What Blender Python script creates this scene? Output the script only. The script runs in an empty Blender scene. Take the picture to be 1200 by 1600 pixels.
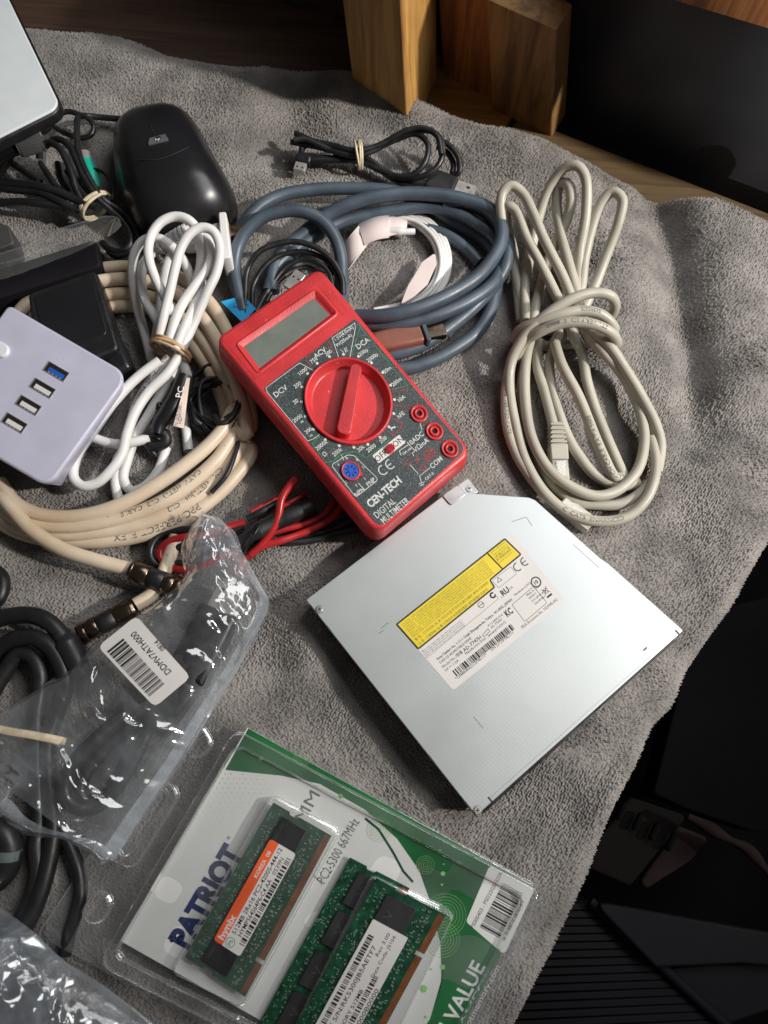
import bpy, math, random
import numpy as np
from mathutils import Vector
R = math.radians
random.seed(7); rng = np.random.default_rng(7)
scene = bpy.context.scene
COL = scene.collection

# ---------------------------------------------------------------- camera
F_PX, PITCH, ROLL, CAM_H = 1205.0, R(71.5), R(5.0), 385.0        # focal length in px of a 1200x1600 frame, mm
_c, _s = math.cos(PITCH), math.sin(PITCH)
_right = np.array([1, 0, 0.0]); FW = np.array([0, _c, -_s]); _up = np.array([0, _s, _c])
CR = math.cos(ROLL) * _right + math.sin(ROLL) * _up
CU = -math.sin(ROLL) * _right + math.cos(ROLL) * _up
CAM = np.array([0, 0, CAM_H])
cam = bpy.data.cameras.new('camera'); camo = bpy.data.objects.new('camera', cam); COL.objects.link(camo)
cam.sensor_fit = 'VERTICAL'; cam.sensor_height = 32; cam.sensor_width = 24
cam.lens = F_PX / 1600 * 32; cam.clip_start = 0.01; cam.clip_end = 20
from mathutils import Matrix
M3 = Matrix(((CR[0], CU[0], -FW[0]), (CR[1], CU[1], -FW[1]), (CR[2], CU[2], -FW[2])))
camo.matrix_world = Matrix.Translation((0, 0, CAM_H / 1000)) @ M3.to_4x4()
cam.dof.use_dof = True; cam.dof.focus_distance = 0.40; cam.dof.aperture_fstop = 11
scene.camera = camo
scene.render.resolution_x = 768; scene.render.resolution_y = 1024

# ---------------------------------------------------------------- world and lamps
w = bpy.data.worlds.new('World'); scene.world = w; w.use_nodes = True
bg = w.node_tree.nodes['Background']; bg.inputs[0].default_value = (0.84, 0.80, 0.77, 1); bg.inputs[1].default_value = 0.085
def aim(o, loc, tgt):
    o.location = loc
    d = Vector(tgt) - Vector(loc); o.rotation_euler = d.to_track_quat('-Z', 'Y').to_euler()
def lamp(name, kind, loc, tgt, power, color, **kw):
    l = bpy.data.lights.new(name, kind); l.energy = power; l.color = color
    for k, v in kw.items(): setattr(l, k, v)
    o = bpy.data.objects.new(name, l); COL.objects.link(o); aim(o, loc, tgt); return o
# low hard light from the right, through a window
az, el, dist = R(-7), R(40), 2.6
tgt = (0.15, 0.24, 0)
lamp('window_beam', 'SPOT', (tgt[0] + dist * math.cos(el) * math.cos(az), tgt[1] + dist * math.cos(el) * math.sin(az), dist * math.sin(el)),
     tgt, 370, (1.0, 0.945, 0.875), spot_size=R(18), spot_blend=1.0, shadow_soft_size=0.07)
# big soft window above and behind the table
lamp('window_soft', 'AREA', (0.62, 0.62, 1.05), (0.05, 0.14, 0), 9.8, (0.97, 0.98, 0.98), shape='RECTANGLE', size=1.0, size_y=0.6)
scene.view_settings.view_transform = 'Standard'; scene.view_settings.look = 'None'
scene.view_settings.exposure = 0; scene.view_settings.gamma = 1; scene.view_settings.use_curve_mapping = False

# ---------------------------------------------------------------- geometry helpers (all in mm)
def ray(px, py): return FW * F_PX + CR * (px - 600) - CU * (py - 800)
def P(px, py, z=0.0):
    d = ray(px, py); return CAM + d * ((z - CAM_H) / d[2])
def proj(p):
    q = np.asarray(p, float) - CAM; z = q @ FW
    return 600 + F_PX * (q @ CR) / z, 800 - F_PX * (q @ CU) / z
def nrm(v): v = np.asarray(v, float); return v / (np.linalg.norm(v) + 1e-12)
def fade(t): return t * t * t * (t * (t * 6 - 15) + 10)
_perm = rng.random((256, 256))
def vnoise(x, y, seed=0):
    x = np.asarray(x, float) + seed * 17.3; y = np.asarray(y, float) + seed * 9.1
    xi = np.floor(x).astype(int); yi = np.floor(y).astype(int); fx = fade(x - xi); fy = fade(y - yi)
    g = lambda a, b: _perm[a % 256, b % 256]
    return ((g(xi, yi) * (1 - fx) + g(xi + 1, yi) * fx) * (1 - fy) + (g(xi, yi + 1) * (1 - fx) + g(xi + 1, yi + 1) * fx) * fy) * 2 - 1
def catmull(pts, step=2.0, closed=False):
    p = [np.asarray(q, float) for q in pts]
    if closed: p = [p[-1]] + p + [p[0], p[1]]
    else: p = [2 * p[0] - p[1]] + p + [2 * p[-1] - p[-2]]
    out = []
    for i in range(1, len(p) - 2):
        a, b, c, d = p[i - 1:i + 3]
        n = max(2, int(np.linalg.norm(c[:3] - b[:3]) / step))
        # centripetal parametrisation
        t0 = 0; t1 = t0 + max(1e-3, np.linalg.norm(b - a)) ** .5; t2 = t1 + max(1e-3, np.linalg.norm(c - b)) ** .5; t3 = t2 + max(1e-3, np.linalg.norm(d - c)) ** .5
        for k in range(n):
            t = t1 + (t2 - t1) * k / n
            A1 = (t1 - t) / (t1 - t0) * a + (t - t0) / (t1 - t0) * b; A2 = (t2 - t) / (t2 - t1) * b + (t - t1) / (t2 - t1) * c
            A3 = (t3 - t) / (t3 - t2) * c + (t - t2) / (t3 - t2) * d
            B1 = (t2 - t) / (t2 - t0) * A1 + (t - t0) / (t2 - t0) * A2; B2 = (t3 - t) / (t3 - t1) * A2 + (t - t1) / (t3 - t1) * A3
            out.append((t2 - t) / (t2 - t1) * B1 + (t - t1) / (t2 - t1) * B2)
    if not closed: out.append(p[-2])
    return np.array(out)
def circle2(cx, cy, r, n=32, ry=None, a0=0):
    ry = ry or r
    return [(cx + r * math.cos(a0 + 2 * math.pi * k / n), cy + ry * math.sin(a0 + 2 * math.pi * k / n)) for k in range(n)]
def round_poly(pts, r, n=6):
    pts = [np.asarray(p, float) for p in pts]; out = []; N = len(pts)
    rr = r if hasattr(r, '__len__') else [r] * N
    for i in range(N):
        p = pts[i]; a = pts[i - 1]; b = pts[(i + 1) % N]; r0 = rr[i]
        if r0 <= 0: out.append(p); continue
        u = nrm(a - p); v = nrm(b - p); ang = math.acos(max(-1, min(1, float(u @ v))))
        d = min(r0 / math.tan(ang / 2), np.linalg.norm(a - p) * .49, np.linalg.norm(b - p) * .49)
        s, e = p + u * d, p + v * d
        for k in range(n + 1):
            t = k / n; out.append((1 - t) ** 2 * s + 2 * t * (1 - t) * (p * .75 + (s + e) * .125) + t * t * e)
    return out
def inset2(poly, d):
    p = np.array([q[:2] for q in poly], float); N = len(p)
    area = 0.5 * np.sum(p[:, 0] * np.roll(p[:, 1], -1) - np.roll(p[:, 0], -1) * p[:, 1])
    sg = 1 if area > 0 else -1
    a = np.roll(p, 1, 0); b = np.roll(p, -1, 0)
    e1 = p - a; e2 = b - p
    e1 /= np.linalg.norm(e1, axis=1)[:, None] + 1e-9; e2 /= np.linalg.norm(e2, axis=1)[:, None] + 1e-9
    n1 = np.stack([-e1[:, 1], e1[:, 0]], 1) * sg; n2 = np.stack([-e2[:, 1], e2[:, 0]], 1) * sg
    m = n1 + n2; l = np.linalg.norm(m, axis=1)[:, None] + 1e-9; m /= l
    k = np.clip((m * n1).sum(1), .4, 1)[:, None]
    return p + m * d / k

class Frame:
    """a flat face given by where its four corners are (mm), local a to the right, b down, w out of the face"""
    def __init__(s, c, W=None, L=None):
        s.c = [np.asarray(q, float) for q in c]
        s.W = W or (np.linalg.norm(s.c[1] - s.c[0]) + np.linalg.norm(s.c[2] - s.c[3])) / 2
        s.L = L or (np.linalg.norm(s.c[3] - s.c[0]) + np.linalg.norm(s.c[2] - s.c[1])) / 2
        s.n = nrm(np.cross(s.c[1] - s.c[3], s.c[0] - s.c[2]))
        if s.n[2] < 0: s.n = -s.n
    def at(s, a, b, w=0.0):
        u = a / s.W; v = b / s.L
        return (s.c[0] * (1 - u) + s.c[1] * u) * (1 - v) + (s.c[3] * (1 - u) + s.c[2] * u) * v + s.n * w
    def inv(s, px, py):
        d = ray(px, py); o = sum(s.c) / 4
        t = ((o - CAM) @ s.n) / (d @ s.n); q = CAM + d * t
        a = b = 0.0
        for _ in range(12):
            p0 = s.at(a, b); J = np.stack([(s.at(a + .1, b) - p0) / .1, (s.at(a, b + .1) - p0) / .1], 1)
            st = np.linalg.lstsq(J, q - p0, rcond=None)[0]; a += st[0]; b += st[1]
        return a, b
def FP(pxs, z, W=None, L=None):
    zz = z if hasattr(z, '__len__') else [z] * 4
    return Frame([P(p[0], p[1], k) for p, k in zip(pxs, zz)], W, L)

_tc = {}
def text_geo(s, bold=0.0, res=2):
    k = (s, bold, res)
    if k not in _tc:
        cu = bpy.data.curves.new('t', 'FONT'); cu.body = s; cu.resolution_u = res; cu.offset = bold; cu.size = 1
        o = bpy.data.objects.new('t', cu); COL.objects.link(o)
        dg = bpy.context.evaluated_depsgraph_get(); me = o.evaluated_get(dg).to_mesh()
        v = np.array([(p.co.x, p.co.y) for p in me.vertices]) if len(me.vertices) else np.zeros((0, 2))
        f = [tuple(p.vertices) for p in me.polygons]
        o.evaluated_get(dg).to_mesh_clear(); bpy.data.objects.remove(o); bpy.data.curves.remove(cu)
        _tc[k] = (v, f)
    return _tc[k]

class MB:
    def __init__(s): s.v = []; s.f = []; s.m = []; s.sm = []; s.mi = 0; s.uv = None
    def add(s, verts, faces, smooth=True, mi=None):
        b = len(s.v); s.v.extend([tuple(map(float, q)) for q in verts])
        for f in faces: s.f.append(tuple(b + i for i in f)); s.m.append(s.mi if mi is None else mi); s.sm.append(smooth)
        return s
    def loft(s, rings, cap0=True, cap1=True, smooth=True, mi=None, closed=True):
        n = len(rings[0]); b = []; fs = []
        for r in rings: b.extend(r)
        m = n if closed else n - 1
        for k in range(len(rings) - 1):
            for i in range(m):
                j = (i + 1) % n; fs.append((k * n + i, k * n + j, (k + 1) * n + j, (k + 1) * n + i))
        s.add(b, fs, smooth, mi)
        if cap0: s.add(rings[0], [tuple(range(n))[::-1]], False, mi)
        if cap1: s.add(rings[-1], [tuple(range(n))], False, mi)
        return s
    def tube(s, pts, r=2.0, seg=12, step=1.6, flat=1.0, mi=None, smoothed=True, wob=0.0, rf=None, caps=True, up=None):
        c = catmull(pts, step) if smoothed else np.array(pts, float)
        c = c[:, :3].copy()
        if wob:
            t = np.arange(len(c)) * step / 14.0; sd = random.random() * 50
            c[:, 0] += vnoise(t, t * 0, 1 + sd) * wob; c[:, 1] += vnoise(t, t * 0, 2 + sd) * wob
        T = np.gradient(c, axis=0); T /= np.linalg.norm(T, axis=1)[:, None] + 1e-9
        N = np.cross(T[0], np.array(up if up is not None else [0, 0, 1.0])); N = nrm(N) if np.linalg.norm(N) > .1 else np.array([1, 0, 0.])
        rings = []; s.fr = []
        for i in range(len(c)):
            if up is not None:
                N = nrm(np.cross(T[i], np.array(up)))
            else: N = nrm(N - T[i] * (N @ T[i]))
            B = np.cross(N, T[i]) ; ri = r if rf is None else r * rf(i / (len(c) - 1))
            s.fr.append((c[i], T[i], ri))
            rings.append([c[i] + (N * math.cos(a) + B * math.sin(a) * flat) * ri for a in [2 * math.pi * k / seg for k in range(seg)]])
        s.loft(rings, caps, caps, True, mi); return s
    def band_text(s, txt, fr, s0, size, side=0.0, mi=0, lift=.08, flip=False, bold=.01):
        """lettering that runs along a cable and wraps round it"""
        v, f = text_geo(txt, bold)
        C = np.array([q[0] for q in fr]); L = np.concatenate([[0], np.cumsum(np.linalg.norm(np.diff(C, axis=0), axis=1))])
        out = []
        for x, y in v:
            d = s0 + x * size * (-1 if flip else 1); y = (y - .35) * size * (-1 if flip else 1)
            d = min(max(d, 0), L[-1] - .01); i = int(np.searchsorted(L, d)) - 1; i = max(0, min(i, len(C) - 2)); t = (d - L[i]) / (L[i + 1] - L[i] + 1e-9)
            c = C[i] * (1 - t) + C[i + 1] * t; T = fr[i][1]; r = fr[i][2] + lift
            n0 = nrm(CAM - c); n0 = nrm(np.array([0, 0, 1.]) * .8 + n0 * .4); n0 = nrm(n0 - T * (n0 @ T)); b0 = np.cross(n0, T)
            a = y / r + side; out.append(c + (n0 * math.cos(a) + b0 * math.sin(a)) * r)
        return s.add(out, f, False, mi)
    def prism(s, F, poly, w0, w1, bev=0.0, steps=3, mi=None, bot=True, smooth=False):
        q = [F.at(a, b, w0) for a, b in [(p[0], p[1]) for p in poly]]
        rings = [q]
        if bev <= 0: rings.append([F.at(p[0], p[1], w1) for p in poly])
        else:
            for k in range(steps + 1):
                an = k / steps * math.pi / 2; pp = inset2(poly, bev * (1 - math.cos(an)))
                rings.append([F.at(a, b, w1 - bev + bev * math.sin(an)) for a, b in pp])
        s.loft(rings, bot, True, smooth or bev > 0, mi); return s
    def cyl(s, F, a, b, r, w0, w1, n=32, bev=0.0, mi=None, r1=None):
        r1 = r if r1 is None else r1
        pr = [(r, w0), (r1, w1)] if bev <= 0 else [(r, w0), (r1, w1 - bev), (r1 - bev * .3, w1 - bev * .3), (r1 - bev, w1)]
        s.loft([[F.at(x, y, h) for x, y in circle2(a, b, rr, n)] for rr, h in pr], True, True, bev > 0, mi); return s
    def ring(s, F, a, b, ro, ri, w0, w1, n=32, mi=None, tilt=0):
        pr = [(ro, w0), (ro, w1 - .3), (ro - .3, w1), (ri + .3, w1), (ri, w1 - .3), (ri, w0 + tilt)]
        s.loft([[F.at(x, y, h) for x, y in circle2(a, b, rr, n)] for rr, h in pr], False, False, True, mi); return s
    def flat(s, F, poly, w, mi=None):
        s.add([F.at(p[0], p[1], w) for p in poly], [tuple(range(len(poly)))], False, mi); return s
    def rect(s, F, a, b, ww, hh, w, mi=None, ang=0):
        c, d = math.cos(ang), math.sin(ang)
        return s.flat(F, [(a + x * c - y * d, b + x * d + y * c) for x, y in ((-ww / 2, -hh / 2), (ww / 2, -hh / 2), (ww / 2, hh / 2), (-ww / 2, hh / 2))], w, mi)
    def stroke(s, F, pts, th, w, mi=None, closed=False):
        p = np.array(pts, float)
        n = len(p); L = []; Rr = []
        for i in range(n):
            a = p[i - 1] if (i or closed) else p[0]; b = p[(i + 1) % n] if (i < n - 1 or closed) else p[-1]
            d1 = nrm(p[i] - a) if (i or closed) else nrm(b - p[i]); d2 = nrm(b - p[i]) if (i < n - 1 or closed) else d1
            m = nrm(d1 + d2); q = np.array([-m[1], m[0]]); k = max(.5, float(q @ np.array([-d1[1], d1[0]])))
            L.append(p[i] + q * th / 2 / k); Rr.append(p[i] - q * th / 2 / k)
        v = [F.at(a, b, w) for a, b in L] + [F.at(a, b, w) for a, b in Rr]
        fs = [(i, (i + 1) % n, n + (i + 1) % n, n + i) for i in range(n if closed else n - 1)]
        return s.add(v, fs, False, mi)
    def text(s, F, txt, a, b, h=None, w=.05, width=None, mi=None, ang=0.0, bold=0.0, res=2, align='c', surf=None):
        v, f = text_geo(txt, bold, res)
        if not len(v): return s
        lo, hi = v.min(0), v.max(0)
        sy = h / .72 if h else None; sx = sy
        if width: sx = width / (hi[0] - lo[0]); sy = sy or sx
        cx = (lo[0] + hi[0]) / 2 if align == 'c' else lo[0]; cy = .36
        c, d = math.cos(ang), math.sin(ang); out = []
        for x, y in v:
            X = (x - cx) * sx; Y = -(y - cy) * sy
            A = a + X * c - Y * d; B = b + X * d + Y * c
            out.append(F.at(A, B, w if surf is None else w + surf(A, B)))
        return s.add(out, f, False, mi)
    def barcode(s, F, a, b, ww, hh, w, n=60, mi=None, ang=0.0, seed=1, surf=None):
        rg = random.Random(seed); x = 0; bars = []
        while x < n:
            k = rg.choice([1, 1, 2, 3]); g = rg.choice([1, 1, 2]); bars.append((x, min(k, n - x))); x += k + g
        c, d = math.cos(ang), math.sin(ang)
        for x, k in bars:
            x0 = (x / n - .5) * ww; x1 = ((x + k) / n - .5) * ww
            q = [(x0, -hh / 2), (x1, -hh / 2), (x1, hh / 2), (x0, hh / 2)]
            s.add([F.at(a + X * c - Y * d, b + X * d + Y * c, w + (surf(a + X * c - Y * d, b + X * d + Y * c) if surf else 0)) for X, Y in q], [(0, 1, 2, 3)], False, mi)
        return s

def thing(name, label, cat, loc=(0, 0, 0), group=None):
    o = bpy.data.objects.new(name, None); COL.objects.link(o); o.empty_display_size = .01
    o.location = [c / 1000 for c in loc]; tag(o, label, cat, group); return o
def tag(o, label=None, cat=None, group=None, kind=None):
    if label: o['label'] = label
    if cat: o['category'] = cat
    if group: o['group'] = group
    if kind: o['kind'] = kind
    return o
def wl(o):
    v = np.array(o.location) * 1000
    while o.parent: o = o.parent; v = v + np.array(o.location) * 1000
    return v
def obj(name, mb, mats, parent=None, label=None, cat=None, group=None, kind=None, loc=None):
    me = bpy.data.meshes.new(name); v = np.array(mb.v)
    base = wl(parent) if parent else np.zeros(3)
    if loc is None: loc = np.array([v[:, 0].mean(), v[:, 1].mean(), v[:, 2].min()]) if not parent else base
    me.from_pydata([tuple(q) for q in (v - loc) / 1000], [], mb.f)
    me.polygons.foreach_set('material_index', mb.m); me.polygons.foreach_set('use_smooth', mb.sm)
    for m in (mats if isinstance(mats, (list, tuple)) else [mats]): me.materials.append(m)
    me.validate(); me.update()
    o = bpy.data.objects.new(name, me); COL.objects.link(o)
    if parent: o.parent = parent
    o.location = [float(c) / 1000 for c in (np.array(loc) - base)]
    return tag(o, label, cat, group, kind)

# ---------------------------------------------------------------- materials
def lin(r, g, b):
    f = lambda c: (c / 255 / 12.92) if c / 255 <= .04045 else ((c / 255 + .055) / 1.055) ** 2.4
    return (f(r), f(g), f(b), 1)
def mat(name, col, rough=.5, metal=0.0, spec=.5, var=0.12, vscale=60, bump=0.0, bscale=400, col2=None, rvar=.12, coat=0.0, sheen=0.0, trans=0.0, speck=None, sss=0):
    m = bpy.data.materials.new(name); m.use_nodes = True; nt = m.node_tree; N = nt.nodes; L = nt.links
    b = N['Principled BSDF']; b.inputs['Metallic'].default_value = metal; b.inputs['Specular IOR Level'].default_value = spec
    b.inputs['Coat Weight'].default_value = coat; b.inputs['Sheen Weight'].default_value = sheen
    b.inputs['Transmission Weight'].default_value = trans
    if sss: b.inputs['Subsurface Weight'].default_value = sss; b.inputs['Subsurface Radius'].default_value = (.002, .002, .002); b.inputs['Subsurface Scale'].default_value = 1
    tc = N.new('ShaderNodeTexCoord'); nz = N.new('ShaderNodeTexNoise'); nz.inputs['Scale'].default_value = vscale; nz.inputs['Detail'].default_value = 6
    L.new(tc.outputs['Object'], nz.inputs['Vector'])
    mx = N.new('ShaderNodeMix'); mx.data_type = 'RGBA'
    c2 = col2 or tuple(c * (1 - var * 2) for c in col[:3]) + (1,)
    mx.inputs[6].default_value = c2; mx.inputs[7].default_value = tuple(min(1, c * (1 + var)) for c in col[:3]) + (1,)
    rp = N.new('ShaderNodeMapRange'); rp.inputs[1].default_value = .35; rp.inputs[2].default_value = .65
    L.new(nz.outputs[0], rp.inputs[0]); L.new(rp.outputs[0], mx.inputs[0])
    out = mx.outputs[2]
    if speck:
        sn = N.new('ShaderNodeTexNoise'); sn.inputs['Scale'].default_value = speck[0]; sn.inputs['Detail'].default_value = 2
        L.new(tc.outputs['Object'], sn.inputs['Vector'])
        sr = N.new('ShaderNodeMapRange'); sr.inputs[1].default_value = speck[1]; sr.inputs[2].default_value = speck[1] + .04; L.new(sn.outputs[0], sr.inputs[0])
        m2 = N.new('ShaderNodeMix'); m2.data_type = 'RGBA'; L.new(sr.outputs[0], m2.inputs[0]); L.new(out, m2.inputs[6]); m2.inputs[7].default_value = speck[2]; out = m2.outputs[2]
    L.new(out, b.inputs['Base Color'])
    n2 = N.new('ShaderNodeTexNoise'); n2.inputs['Scale'].default_value = vscale * 2.3; n2.inputs['Detail'].default_value = 5; L.new(tc.outputs['Object'], n2.inputs['Vector'])
    r2 = N.new('ShaderNodeMapRange'); r2.inputs[1].default_value = .3; r2.inputs[2].default_value = .7; r2.inputs[3].default_value = max(.02, rough - rvar); r2.inputs[4].default_value = min(1, rough + rvar)
    L.new(n2.outputs[0], r2.inputs[0]); L.new(r2.outputs[0], b.inputs['Roughness'])
    if bump:
        n3 = N.new('ShaderNodeTexNoise'); n3.inputs['Scale'].default_value = bscale; n3.inputs['Detail'].default_value = 3; L.new(tc.outputs['Object'], n3.inputs['Vector'])
        bp = N.new('ShaderNodeBump'); bp.inputs['Strength'].default_value = bump; bp.inputs['Distance'].default_value = .0005
        L.new(n3.outputs[0], bp.inputs['Height']); L.new(bp.outputs[0], b.inputs['Normal'])
    return m
def film(name, tint=(.9, .95, 1), haze=.10, gl=.10, rough=.07, fres=1.5, hvar=.6, hscale=40, gmax=.5, edge=.35):
    """thin clear plastic: see-through, a glossy skin, a little milky"""
    m = bpy.data.materials.new(name); m.use_nodes = True; nt = m.node_tree; N = nt.nodes; L = nt.links
    N.remove(N['Principled BSDF']); out = N['Material Output']
    tr = N.new('ShaderNodeBsdfTransparent'); tr.inputs[0].default_value = (.97, .975, .98, 1)
    df = N.new('ShaderNodeBsdfDiffuse'); df.inputs[0].default_value = tint + (1,)
    gls = N.new('ShaderNodeBsdfGlossy'); gls.inputs['Roughness'].default_value = rough; gls.inputs[0].default_value = (1, 1, 1, 1)
    tc = N.new('ShaderNodeTexCoord'); nz = N.new('ShaderNodeTexNoise'); nz.inputs['Scale'].default_value = hscale; nz.inputs['Detail'].default_value = 5; L.new(tc.outputs['Object'], nz.inputs[0])
    mr = N.new('ShaderNodeMapRange'); mr.inputs[1].default_value = .35; mr.inputs[2].default_value = .7; mr.inputs[3].default_value = haze * (1 - hvar); mr.inputs[4].default_value = haze * (1 + hvar)
    L.new(nz.outputs[0], mr.inputs[0])
    lw = N.new('ShaderNodeLayerWeight'); lw.inputs[0].default_value = .35; pw = N.new('ShaderNodeMath'); pw.operation = 'POWER'; pw.inputs[1].default_value = 1.6; L.new(lw.outputs['Facing'], pw.inputs[0])
    ma = N.new('ShaderNodeMath'); ma.operation = 'MULTIPLY_ADD'; ma.use_clamp = True; ma.inputs[1].default_value = edge; L.new(pw.outputs[0], ma.inputs[0]); L.new(mr.outputs[0], ma.inputs[2])
    m1 = N.new('ShaderNodeMixShader'); L.new(ma.outputs[0], m1.inputs[0]); L.new(tr.outputs[0], m1.inputs[1]); L.new(df.outputs[0], m1.inputs[2])
    fr = N.new('ShaderNodeFresnel'); fr.inputs[0].default_value = fres
    ad = N.new('ShaderNodeMath'); ad.operation = 'ADD'; ad.use_clamp = True; ad.inputs[1].default_value = gl; L.new(fr.outputs[0], ad.inputs[0])
    m2 = N.new('ShaderNodeMixShader'); cp = N.new('ShaderNodeMath'); cp.operation = 'MINIMUM'; cp.inputs[1].default_value = gmax; L.new(ad.outputs[0], cp.inputs[0]); L.new(cp.outputs[0], m2.inputs[0]); L.new(m1.outputs[0], m2.inputs[1]); L.new(gls.outputs[0], m2.inputs[2])
    L.new(m2.outputs[0], out.inputs[0]); return m
def wood(name, c1, c2, scale=1.0, axis='Z', rough=.6):
    m = bpy.data.materials.new(name); m.use_nodes = True; nt = m.node_tree; N = nt.nodes; L = nt.links; b = N['Principled BSDF']
    tc = N.new('ShaderNodeTexCoord'); mp = N.new('ShaderNodeMapping'); L.new(tc.outputs['Object'], mp.inputs[0])
    mp.inputs['Scale'].default_value = {'Z': (1, 1, .06), 'X': (.06, 1, 1), 'Y': (1, .06, 1)}[axis]
    n = N.new('ShaderNodeTexNoise'); n.inputs['Scale'].default_value = 110 * scale; n.inputs['Detail'].default_value = 7; n.inputs['Distortion'].default_value = .6; L.new(mp.outputs[0], n.inputs[0])
    n2 = N.new('ShaderNodeTexNoise'); n2.inputs['Scale'].default_value = 500 * scale; n2.inputs['Detail'].default_value = 4; L.new(mp.outputs[0], n2.inputs[0])
    cr = N.new('ShaderNodeValToRGB'); cr.color_ramp.elements[0].color = c2; cr.color_ramp.elements[0].position = .34; cr.color_ramp.elements[1].color = c1; cr.color_ramp.elements[1].position = .62
    ad = N.new('ShaderNodeMath'); ad.operation = 'MULTIPLY_ADD'; ad.inputs[1].default_value = .35; L.new(n2.outputs[0], ad.inputs[0]); L.new(n.outputs[0], ad.inputs[2])
    sb = N.new('ShaderNodeMath'); sb.operation = 'SUBTRACT'; sb.inputs[1].default_value = .175; L.new(ad.outputs[0], sb.inputs[0]); L.new(sb.outputs[0], cr.inputs[0]); L.new(cr.outputs[0], b.inputs['Base Color'])
    b.inputs['Roughness'].default_value = rough
    bp = N.new('ShaderNodeBump'); bp.inputs['Strength'].default_value = .5; bp.inputs['Distance'].default_value = .0006; L.new(n2.outputs[0], bp.inputs['Height']); L.new(bp.outputs[0], b.inputs['Normal'])
    return m
def brushed(name, col, rough=.38, metal=.75, dots=True):
    m = mat(name, col, rough, metal, var=.02, vscale=18, rvar=.03); nt = m.node_tree; N = nt.nodes; L = nt.links; b = N['Principled BSDF']
    if dots:
        tc = N.new('ShaderNodeTexCoord'); mp = N.new('ShaderNodeMapping'); mp.inputs['Rotation'].default_value = (0, 0, R(38)); L.new(tc.outputs['Object'], mp.inputs[0])
        v = N.new('ShaderNodeTexVoronoi'); v.inputs['Scale'].default_value = 620; v.inputs['Randomness'].default_value = .12; L.new(mp.outputs[0], v.inputs[0])
        bp = N.new('ShaderNodeBump'); bp.inputs['Strength'].default_value = .14; bp.inputs['Distance'].default_value = .0001; L.new(v.outputs[0], bp.inputs['Height']); L.new(bp.outputs[0], b.inputs['Normal'])
    return m
M = {}
M['towel'] = mat('towel', (.248, .230, .216, 1), .95, spec=.15, var=.16, vscale=45, sheen=.3, bump=.35, bscale=2500)
M['wood_light'] = wood('pine_wood', (.56, .31, .085, 1), (.30, .14, .035, 1))
M['wood_grey'] = wood('weathered_pine', (.30, .165, .055, 1), (.13, .07, .025, 1))
M['wood_orange'] = wood('orange_pine', (.36, .14, .04, 1), (.16, .055, .015, 1))
M['wood_dark'] = wood('brown_wood', (.075, .04, .022, 1), (.035, .018, .010, 1), axis='X')
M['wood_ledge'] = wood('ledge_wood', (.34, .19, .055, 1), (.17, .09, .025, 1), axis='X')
M['wood_ledge_dim'] = wood('shade_toned_ledge_wood', (.15, .095, .042, 1), (.08, .05, .022, 1), axis='X')  # ledge wood darkened to paint in the shade toward the right
M['slate'] = mat('dark_plastic_sheet', (.045, .048, .060, 1), .45, var=.2, vscale=12)
M['black'] = mat('black_plastic', (.012, .012, .014, 1), .38, var=.15)
M['blackgloss'] = mat('gloss_black', (.010, .010, .012, 1), .30, var=.1, rvar=.05, vscale=20)
M['rubber'] = mat('black_rubber', (.014, .014, .016, 1), .42, var=.15, vscale=80)
M['bluegrey'] = mat('bluegrey_jacket', (.062, .085, .112, 1), .42, var=.14, vscale=60, rvar=.08)
M['eth'] = mat('beige_jacket', (.44, .415, .345, 1), .45, var=.07, vscale=40, sss=.0)
M['coax'] = mat('cream_jacket', (.60, .50, .385, 1), .40, var=.08, vscale=30, col2=(.50, .39, .27, 1), speck=(420, .715, (.36, .22, .12, 1)))
M['white'] = mat('white_plastic', (.74, .73, .72, 1), .38, var=.03)
M['whitecord'] = mat('white_jacket', (.70, .69, .68, 1), .42, var=.04)
M['pinkwhite'] = mat('pale_paper', (.72, .62, .60, 1), .7, var=.04)
M['lav'] = mat('lavender_white_plastic', (.50, .50, .62, 1), .42, var=.03, bump=.15, bscale=2500, speck=(500, .74, (.4, .38, .55, 1)))
M['panel'] = mat('pale_panel', (.72, .77, .79, 1), .22, var=.02)
M['red'] = mat('red_plastic', (.56, .034, .040, 1),   .38, spec=.5, var=.10, vscale=45, bump=.25, bscale=1500, rvar=.08, speck=(380, .735, (.72, .3, .27, 1)))
M['redcord'] = mat('red_jacket', (.38, .016, .018, 1), .35, var=.08)
M['redmark'] = mat('red_print', (.45, .03, .03, 1), .6)
M['greenmark'] = mat('green_print', (.03, .26, .12, 1), .6)
M['blue'] = mat('blue_plastic', (.02, .10, .48, 1), .35)
M['cyan'] = mat('blue_tag_paper', (.02, .33, .68, 1), .5, var=.06)
M['faceplate'] = mat('dark_speckled_plate', (.030, .042, .046, 1), .5, var=.1, speck=(2600, .60, (.22, .25, .25, 1)))
M['print'] = mat('pale_print', (.62, .64, .62, 1), .6, var=.1, vscale=300)
M['lcd'] = mat('lcd_glass', (.16, .185, .165, 1), .12, var=.06, vscale=90, coat=.5)
M['darkhole'] = mat('dark_hole', (.006, .004, .004, 1), .7)
M['steel'] = mat('steel', (.55, .54, .52, 1), .32, metal=.65, var=.05)
M['brass'] = mat('tarnished_brass', (.36, .27, .17, 1), .32, metal=1, var=.2, vscale=200)
M['bronze'] = mat('bronze_metal', (.17, .125, .095, 1), .25, metal=1, var=.12)
M['gold'] = mat('gold_contacts', (.36, .125, .045, 1), .35, metal=.6, var=.15, vscale=150)
M['alu'] = brushed('aluminium_sheet', (.53, .56, .565, 1), .42, .6)
M['alu_side'] = mat('dull_aluminium', (.5, .5, .5, 1), .4, metal=.9)
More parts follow.
